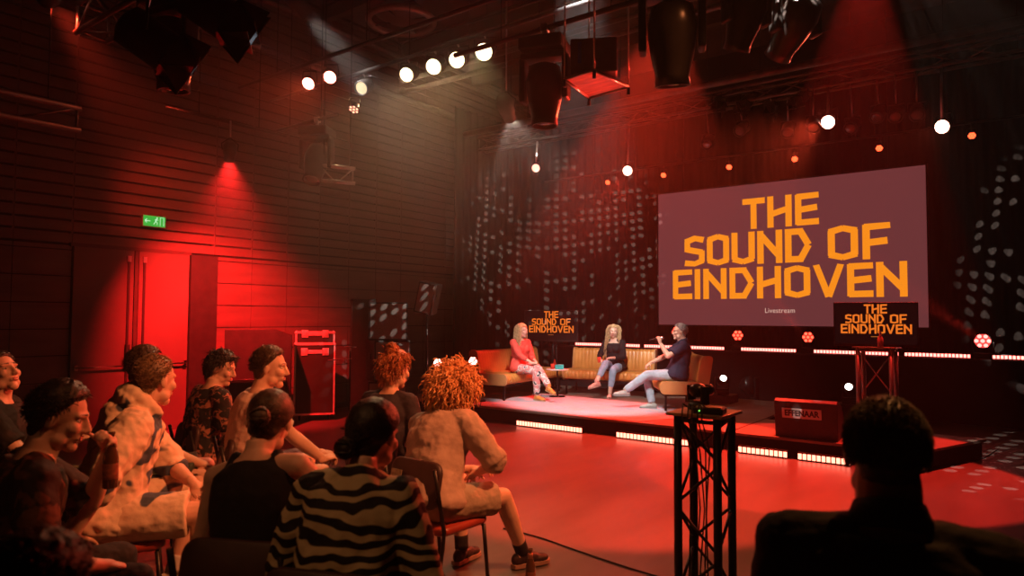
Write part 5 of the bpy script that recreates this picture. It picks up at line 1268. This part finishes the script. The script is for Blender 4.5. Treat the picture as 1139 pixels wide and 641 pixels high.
for sg in (-1, 1):
    gl.tube([P.H @ Vector((sg * 0.031 + 0.021 * math.cos(a), 0.100, 0.006 + 0.016 * math.sin(a))) for a in [2 * PI * k / 16 for k in range(17)]], 0.0016, 6)
    gl.tube([P.H @ Vector((sg * 0.052, 0.099, 0.008)), P.H @ Vector((sg * 0.078, 0.05, 0.010)), P.H @ Vector((sg * 0.083, -0.012, 0.010))], 0.0016, 6)
gl.tube([P.H @ Vector((-0.010, 0.101, 0.008)), P.H @ Vector((0.010, 0.101, 0.008))], 0.0016, 6)
gl.build('glasses', BLACK, t)
Rm = Matrix.Rotation(math.radians(122), 3, 'Z')
mouth = t.location + Rm @ (P.H @ Vector((0.0, 0.135, -0.075))); wr = t.location + Rm @ (P.wri['L'] + Vector((0.02, 0.045, 0.06)))
mc = empty('microphone', wr, 0, 'silver handheld microphone in the hand of the man in the polo', 'microphone')
d_ = (mouth - wr).normalized()
MB().tube([-d_ * 0.12, d_ * 0.06], [0.011, 0.015], 12).build('handle', BLACK, mc)
MB().ell(d_ * 0.085, (0.026, 0.026, 0.026), n=16, m=10).build('grille', mat('mic_grille', (0.6, 0.6, 0.62), 0.4, 0.7, 0.3, 300), mc)
# small bright logo-free wristwatch is left out

# -- audience, front to back
SH_J = CL('sand_shirt', (0.45, 0.31, 0.25)); SHO_J = CL('beige_denim', (0.36, 0.27, 0.20))
AUD = []
AUD.append(dict(name_='J', chair=(-2, 'red-cushioned steel chair with a paper sticker on its back, under the curly-haired man', {'sticker': True}), label='man with bright curly hair in a sand shirt, bare leg out to the right', headpx=(506, 437, 4.5), yaw=-2, S=1.08, sh=0.43, side=-9, lean=(14, 33), neck=14, head=(12, 6, 0), hairm=HAIR_STRAW,
    top=(SH_J, 1.25, 0.030), bell=0.05, folds=0.030, fsize=0.10, hem=-0.1, shirt_collar=True, legs=(SHO_J, 0.82, 0.022), legname='shorts', socks=CL('black_sock', (0.02, 0.015, 0.015)), shoes=(SHOE_D, SOLE),
    ankR=(0.20, 0.66, -0.43), ankL=(-0.16, 0.46, -0.43), kneeR=(0.2, 0.3, 1), toeR=(0.35, 0.9, 0), wriR=(0.05, 0.40, 0.12), elbR=(1.2, 0.0, -0.4), wriL=(-0.05, 0.40, 0.12), hair=('curly', HAIR_STRAW, dict(thick=0.044, n=1000, len=0.11, curl=0.010))))
AUD.append(dict(name_='I', chair=(8, 'dark steel chair under the woman with the copper bun', {}), label='woman with a copper curly updo in a dark jacket', sh=0.44, headpx=(440, 430, 5.15), yaw=10, sex='f', S=1.10, lean=(6, 12), neck=10, head=(-18, 8, 0), hairm=HAIR_RED,
    top=(CL('dark_jacket', (0.04, 0.03, 0.04)), 1.9, 0.026), topname='jacket', legs=(CL('black_trousers', (0.02, 0.018, 0.02)), 1.95, 0.012), shoes=(SHOE_L, SOLE),
    hair=('curly', HAIR_RED, dict(thick=0.018, n=420, len=0.06, curl=0.005, r=0.0036)), bun2=((0.0, -0.055, 0.135), 0.040)))
AUD.append(dict(name_='F', chair=(-22, 'dark steel chair under the man in the pale T-shirt', {}), label='man with short brown hair in a pale T-shirt, hands resting between his knees', headpx=(301, 401, 4.75), yaw=-24, S=1.12, lean=(4, 16), neck=8, head=(-22, 4, 0), hairm=HAIR_BROWN,
    top=(CL('pale_tshirt', (0.62, 0.45, 0.38)), 0.72, 0.022), bell=0.03, folds=0.018, legs=(CL('faded_shorts', (0.16, 0.17, 0.20)), 0.85, 0.02), legname='shorts', shoes=(SHOE_L, SOLE), socks=SHOE_L,
    wriR=(0.10, 0.56, 0.02), wriL=(0.0, 0.56, 0.04), hdR=(-0.6, 0.8, 0), hdL=(0.6, 0.8, 0), curlR=45, curlL=45, ankR=(0.2, 0.46, -0.46), ankL=(-0.22, 0.46, -0.46), hair=('short', HAIR_BROWN, dict(thick=0.014))))
AUD.append(dict(name_='E', chair=(-10, 'dark steel chair under the man in the patterned dark shirt', {}), label='man with dark curly hair in a dark leaf-patterned shirt, looking down to the right', sh=0.43, headpx=(247, 411, 5.6), yaw=-8, S=1.08, lean=(2, 14), neck=14, head=(-48, 14, 0), hairm=HAIR_DARK,
    top=(pattern('leaf_shirt', (0.015, 0.012, 0.012), (0.30, 0.12, 0.08), 16, 'blot', third=(0.02,0.015,0.015)), 0.85, 0.024), bell=0.03, legs=(CL('black_trousers', (0.02, 0.018, 0.02)), 1.95, 0.012), shoes=(SHOE_D, SOLE), hair=('curly', HAIR_DARK, dict(thick=0.020, n=500, len=0.05, r=0.004, curl=0.006))))
AUD.append(dict(name_='D', chair=(-30, 'dark steel chair of the man behind the one in the hoodie', {}), label='man behind the hoodie wearer, arm resting on dark patterned shorts', headpx=(163, 394, 4.6), yaw=-30, S=1.12, lean=(0, 10), neck=8, head=(-4, 2, 0), hairm=HAIR_BROWN,
    top=(pattern('small_print_shirt', (0.05, 0.05, 0.035), (0.22, 0.17, 0.08), 22, 'blot'), 0.75, 0.024), bell=0.03, legs=(CL('olive_shorts', (0.05, 0.055, 0.035)), 0.88, 0.022), legname='shorts', shoes=(SHOE_D, SOLE), socks=SHOE_D,
    wriR=(0.17, 0.44, 0.10), ankR=(0.22, 0.46, -0.46), hair=('short', HAIR_BROWN, dict())))
HOOD = pattern('printed_hoodie', (0.66, 0.50, 0.36), (0.62, 0.46, 0.32), 3.6, 'blot', third=(0.06, 0.08, 0.12), t3=0.02)
AUD.append(dict(name_='C', chair=(-26, 'dark steel chair under the man in the printed hoodie, his hand on its edge', {}), label='man with cropped hair in a cream printed hoodie and shorts, holding a bottle', headpx=(173, 417, 3.85), yaw=-26, S=1.14, lean=(14, 20), side=-3, neck=10, head=(36, 6, 0), hairm=HAIR_FAIR, hood=True, topname='hoodie',
    top=(HOOD, 1.35, 0.034), bell=0.07, folds=0.055, fsize=0.10, legs=(HOOD, 0.86, 0.035), legname='shorts', shoes=(SHOE_L, SOLE), socks=SHOE_L,
    wriR=(0.31, -0.10, 0.00), elbR=(0.7, 0.1, 0.2), hdR=(0.15, 0.35, -0.9), hnR=(-0.8, -0.2, -0.3), curlR=18, wriL=(0.06, 0.44, 0.14), elbL=(-0.9, 0.0, -0.4), hdL=(0.5, 0.5, -0.6), hnL=(0.9, 0.2, 0.2), curlL=60, ankR=(0.16, 0.50, -0.47), ankL=(-0.16, 0.36, -0.40), hair=('crop', HAIR_FAIR, dict())))
AUD.append(dict(name_='B', chair=(-20, 'dark steel chair with rounded back under the man in the brown-patched shirt', {'round_back': True}), label='dark-haired man in a dark brown-patched shirt raising one hand to his mouth', headpx=(68, 441, 2.92), yaw=-14, S=1.10, lean=(8, 18), neck=14, head=(-22, 14, 0), hairm=HAIR_DARK,
    top=(pattern('patched_shirt', (0.025, 0.018, 0.015), (0.12, 0.05, 0.03), 9, 'blot'), 0.95, 0.028), bell=0.05, legs=(CL('black_trousers', (0.02, 0.018, 0.02)), 1.95, 0.014), shoes=(SHOE_D, SOLE),
    sh=0.42, wriL=(0.03, 0.37, 0.51), elbL=(-0.4, 0.3, -1), hdL=(0.3, 0.1, 0.8), hnL=(0.5, -0.8, 0.1), curlL=60, wriR=(0.20, 0.34, 0.10), hair=('short', HAIR_DARK, dict(thick=0.018, top=0.016))))
AUD.append(dict(name_='A', chair=(-30, 'dark steel chair cut off by the left edge', {}), label='person at the far left edge with head tipped back', headpx=(2, 398, 4.3), yaw=-34, S=1.08, lean=(-6, 0), neck=0, head=(-34, -22, 0), hairm=HAIR_DARK,
    top=(CL('black_tshirt', (0.02, 0.018, 0.018)), 0.8, 0.024), bell=0.03, legs=(CL('khaki_trousers', (0.34, 0.24, 0.10)), 1.9, 0.020), shoes=(SHOE_D, SOLE),
    wriR=(0.15, 0.42, 0.30), elbR=(0.5, 0.2, -1), curlR=55, hdR=(-0.3, 0.9, 0.2), ankR=(0.05, 0.30, -0.16), kneeR=(0.9, 0.4, 0.5), toeR=(-0.5, 0.6, 0), hair=('short', HAIR_DARK, dict())))
AUD.append(dict(name_='G', chair=(20, 'dark steel chair under the woman in the black tank top', {}), label='woman in a black tank top with a low hair bun, shoulders bare', headpx=(300, 462, 2.85), yaw=26, sex='f', S=1.06, lean=(8, 20), side=-7, neck=24, head=(14, 24, 6), hairm=HAIR_BROWN,
    top=(CL('black_tank_top', (0.014, 0.012, 0.012)), 0, 0.010), topname='tank_top', folds=0.012, collar=1.0, legs=(pattern('camouflage_shorts', (0.10, 0.12, 0.05), (0.30, 0.28, 0.14), 14, 'blot', third=(0.02, 0.02, 0.02)), 0.9, 0.02), legname='shorts', shoes=(SHOE_L, SOLE),
    wriR=(0.30, 0.42, 0.10), elbR=(0.9, 0.0, -0.5), shrugR=(0.01, 0.0, 0.02), hair=('bun', HAIR_BROWN, dict(pos=(0.0, -0.130, -0.015), br=0.034))))
AUD.append(dict(name_='H', chair=(20, 'dark steel chair under the woman in the zebra shirt', {}), label='woman with a dark low bun in a loose zebra-striped shirt', headpx=(416, 478, 2.55), yaw=22, sex='f', S=1.06, lean=(12, 22), neck=22, head=(-8, 14, 0), hairm=HAIR_DARK,
    top=(pattern('zebra_shirt', (0.012, 0.010, 0.010), (0.50, 0.40, 0.24), 6.2, 'zebra'), 1.3, 0.032), bell=0.05, folds=0.04, fsize=0.11, collar=1.06, legs=(CL('black_trousers', (0.02, 0.018, 0.02)), 1.95, 0.014), shoes=(SHOE_D, SOLE), shw=1.0,
    hair=('bun', HAIR_DARK, dict(pos=(-0.02, -0.128, -0.055), br=0.032, thick=0.014))))
AUD.append(dict(name_='K', stool=True, label='cropped-haired man in a black collared shirt in the right foreground', headpx=(985, 482, 1.62), yaw=14, S=1.06, lean=(2, 8), neck=8, nk=1.08, head=(2, 0, 0), hairm=HAIR_BROWN, vox=0.006,
    top=(CL('black_polo', (0.010, 0.009, 0.009)), 0.8, 0.026), bell=0.02, folds=0.02, shirt_collar=True, collar=1.02, collarm=CL('black_collar', (0.012, 0.010, 0.010)), legs=(CL('black_trousers', (0.02, 0.018, 0.02)), 1.95, 0.014), shoes=(SHOE_D, SOLE), shw=1.05,
    hair=('short', HB('warm_brown_hair', (0.05, 0.025, 0.012), (0.16, 0.085, 0.035)), dict(thick=0.004, n=3600, len=0.010, out=0.8, rough=0.001, top=0.006))))
AUD.append(dict(name_='L', chair=(10, 'dark steel chair at the bottom left corner', {}), label='dark brown head of a person blurred in the bottom left corner', sh=0.42, headpx=(38, 655, 1.22), yaw=12, S=1.0, lean=(10, 24), neck=16, head=(0, 10, 0), hairm=HAIR_BROWN,
    top=(CL('black_tshirt', (0.02, 0.018, 0.018)), 0.8, 0.024), legs=(CL('black_trousers', (0.02, 0.018, 0.02)), 1.95, 0.014), shoes=(SHOE_D, SOLE), hair=('short', HAIR_BROWN, dict(thick=0.018))))
WHO = {}
for q in AUD:
    h = SH
    if q.get('stool'): h = 0.545
    h = q.get('sh', h)
    q['hip'] = seat_hip(q['S'], h)
    t, P = person(q); WHO[q['name_']] = (t, P, q)
    k, m_, kw = q['hair']; ho = build_hair(k, P, m_, t, len(q['label']), **kw)
    if 'bun2' in q:
        (bx, by, bz), br = q['bun2']; b = MB(); rg = random.Random(4); b.ell((bx, by, bz), (br, br * 0.9, br * 0.8), M=P.H)
        for kk in range(60):
            a0 = rg.uniform(0, 6.28); tl = Matrix.Rotation(rg.uniform(-1.2, 1.2), 3, 'X') @ Matrix.Rotation(rg.uniform(-1.2, 1.2), 3, 'Y'); pts = []
            for s in range(8):
                a = a0 + s * 0.5; pts.append(P.H @ (Vector((bx, by, bz)) + tl @ Vector((math.cos(a), 0.3 * math.sin(a * 2), math.sin(a))) * br * rg.uniform(0.9, 1.25)))
            b.tube(pts, 0.0045, 4)
        b.build('bun', m_, ho)
    if 'chair' in q:
        cyw, lab, kw = q['chair']; r_ = Matrix.Rotation(math.radians(q['yaw']), 3, 'Z') @ Vector((0, 0.10, 0))
        make_chair((t.location.x + r_.x, t.location.y + r_.y, 0), q['yaw'], lab, h, **kw)
    elif q.get('stool'):
        s_ = empty('bar_stool', (t.location.x, t.location.y + 0.04, 0), 0, 'dark bar stool under the man in the right foreground', 'stool')
        MB().lathe([(0.16, 0.495), (0.185, 0.51), (0.185, 0.535), (0.16, 0.545)], 28).build('seat', PADB, s_)
        for k_ in range(4):
            a = PI / 4 + PI / 2 * k_; MB().tube([(0.12 * math.cos(a), 0.12 * math.sin(a), 0.50), (0.2 * math.cos(a), 0.2 * math.sin(a), 0.004)], 0.0125, 8).build('leg', CHM, s_)
        MB().tube([(0.178 * math.cos(2 * PI * j / 24), 0.178 * math.sin(2 * PI * j / 24), 0.2) for j in range(25)], 0.009, 8, cap=False).build('foot_ring', CHM, s_)
# bottles
def bottle(pos, label, tilt=0.0, col=(0.10, 0.04, 0.015)):
    t = empty('beer_bottle', pos, 0, label, 'bottle', 'beer bottles'); t.rotation_euler = (tilt, 0, 0)
    MB().lathe([(0.026, 0), (0.030, 0.004), (0.030, 0.125), (0.026, 0.150), (0.0135, 0.185), (0.0125, 0.228), (0.0145, 0.230), (0.0145, 0.238)], 20).build('bottle_body', mat('amber_glass', col, 0.08, 0, 0.1, 5, spec=0.8), t)
    MB().lathe([(0.0306, 0.04), (0.0308, 0.041), (0.0308, 0.105), (0.0306, 0.106)], 20).build('label', mat('bottle_paper', (0.22, 0.06, 0.03), 0.6, 0, 0.5, 40), t)
    MB().lathe([(0.0150, 0.180), (0.0142, 0.205), (0.0135, 0.215), (0.0130, 0.186)], 16).build('neck_foil', mat('foil', (0.6, 0.25, 0.15), 0.3, 0.6), t)
    return t
p = at_z(590, 655, 0.0); bottle((p.x, p.y, 0.0), 'brown beer bottle standing on the floor beside the sand-shirted man\'s chair')
t, P, q = WHO['C']; w = t.location + Matrix.Rotation(math.radians(q['yaw']), 3, 'Z') @ (P.wri['L'] + Vector((0.05, 0.055, -0.06)))
bottle((w.x, w.y, w.z - 0.19), 'dark bottle held by the neck by the man in the printed hoodie')
t, P, q = WHO['B']; w = t.location + Matrix.Rotation(math.radians(q['yaw']), 3, 'Z') @ (P.wri['L'] + Vector((0.045, 0.01, 0.045)))
bottle((w.x, w.y, w.z - 0.17), 'dark bottle in the raised hand of the man in the brown-patched shirt')
p = at_z(470, 600, 0.0); bottle((p.x, p.y, 0), 'beer bottle with a red label on the floor left of the stickered chair')
# floor cables
def floor_cable(pts, r, label):
    P2 = []; pts = [Vector(p) for p in pts]
    for i in range(len(pts) - 1):
        for k in range(6):
            a, b_, c, d = pts[max(i - 1, 0)], pts[i], pts[i + 1], pts[min(i + 2, len(pts) - 1)]; s = k / 6
            P2.append(0.5 * ((2 * b_) + (c - a) * s + (2 * a - 5 * b_ + 4 * c - d) * s * s + (3 * b_ - a - 3 * c + d) * s ** 3))
    P2.append(pts[-1]); MB().tube(P2, r, 8).build('cable', RUBBER, None, label, 'cable')
cz_ = 0.007
floor_cable([at_z(x, y, cz_) for x, y in [(560, 588), (600, 598), (640, 612), (700, 632), (760, 650)]], 0.006, 'black cable on the floor running right past the shoe of the sand-shirted man')
floor_cable([at_z(x, y, cz_) for x, y in [(1000, 522), (1045, 508), (1085, 512), (1110, 500)]], 0.006, 'black cable on the floor at the right end of the stage')
# ------------------------------------------------------------------ haze in the hall, with a denser plume added at the upper left to brighten the lamps' glow
hz = MB().box(((XL + XR) / 2, (YB + YF) / 2, ZC / 2), (XR - XL - 0.02, YB - YF - 0.02, ZC - 0.02)).build('haze', None, None, 'thin theatrical haze filling the hall', 'haze', kind='stuff')
hm = bpy.data.materials.new('haze'); hm.use_nodes = True; ht = hm.node_tree; ht.nodes.clear()
vo = ht.nodes.new('ShaderNodeOutputMaterial'); vs_ = ht.nodes.new('ShaderNodeVolumeScatter')
tc_ = ht.nodes.new('ShaderNodeTexCoord'); mp_ = ht.nodes.new('ShaderNodeMapping'); mp_.vector_type = 'TEXTURE'
mp_.inputs['Location'].default_value = (-6.1, 4.7, 4.4); mp_.inputs['Scale'].default_value = (4.3, 4.6, 3.2)
gr_ = ht.nodes.new('ShaderNodeTexGradient'); gr_.gradient_type = 'SPHERICAL'
ma_ = ht.nodes.new('ShaderNodeMath'); ma_.operation = 'MULTIPLY_ADD'; ma_.inputs[1].default_value = 0.070; ma_.inputs[2].default_value = 0.0034
ht.links.new(tc_.outputs['Object'], mp_.inputs['Vector']); ht.links.new(mp_.outputs[0], gr_.inputs[0]); ht.links.new(gr_.outputs['Fac'], ma_.inputs[0])
ht.links.new(ma_.outputs[0], vs_.inputs['Density']); vs_.inputs['Anisotropy'].default_value = 0.35
ht.links.new(vs_.outputs[0], vo.inputs['Volume']); hz.data.materials.append(hm)
try: SC.cycles.volume_step_rate = 4.0; SC.cycles.volume_max_steps = 128
except Exception: pass
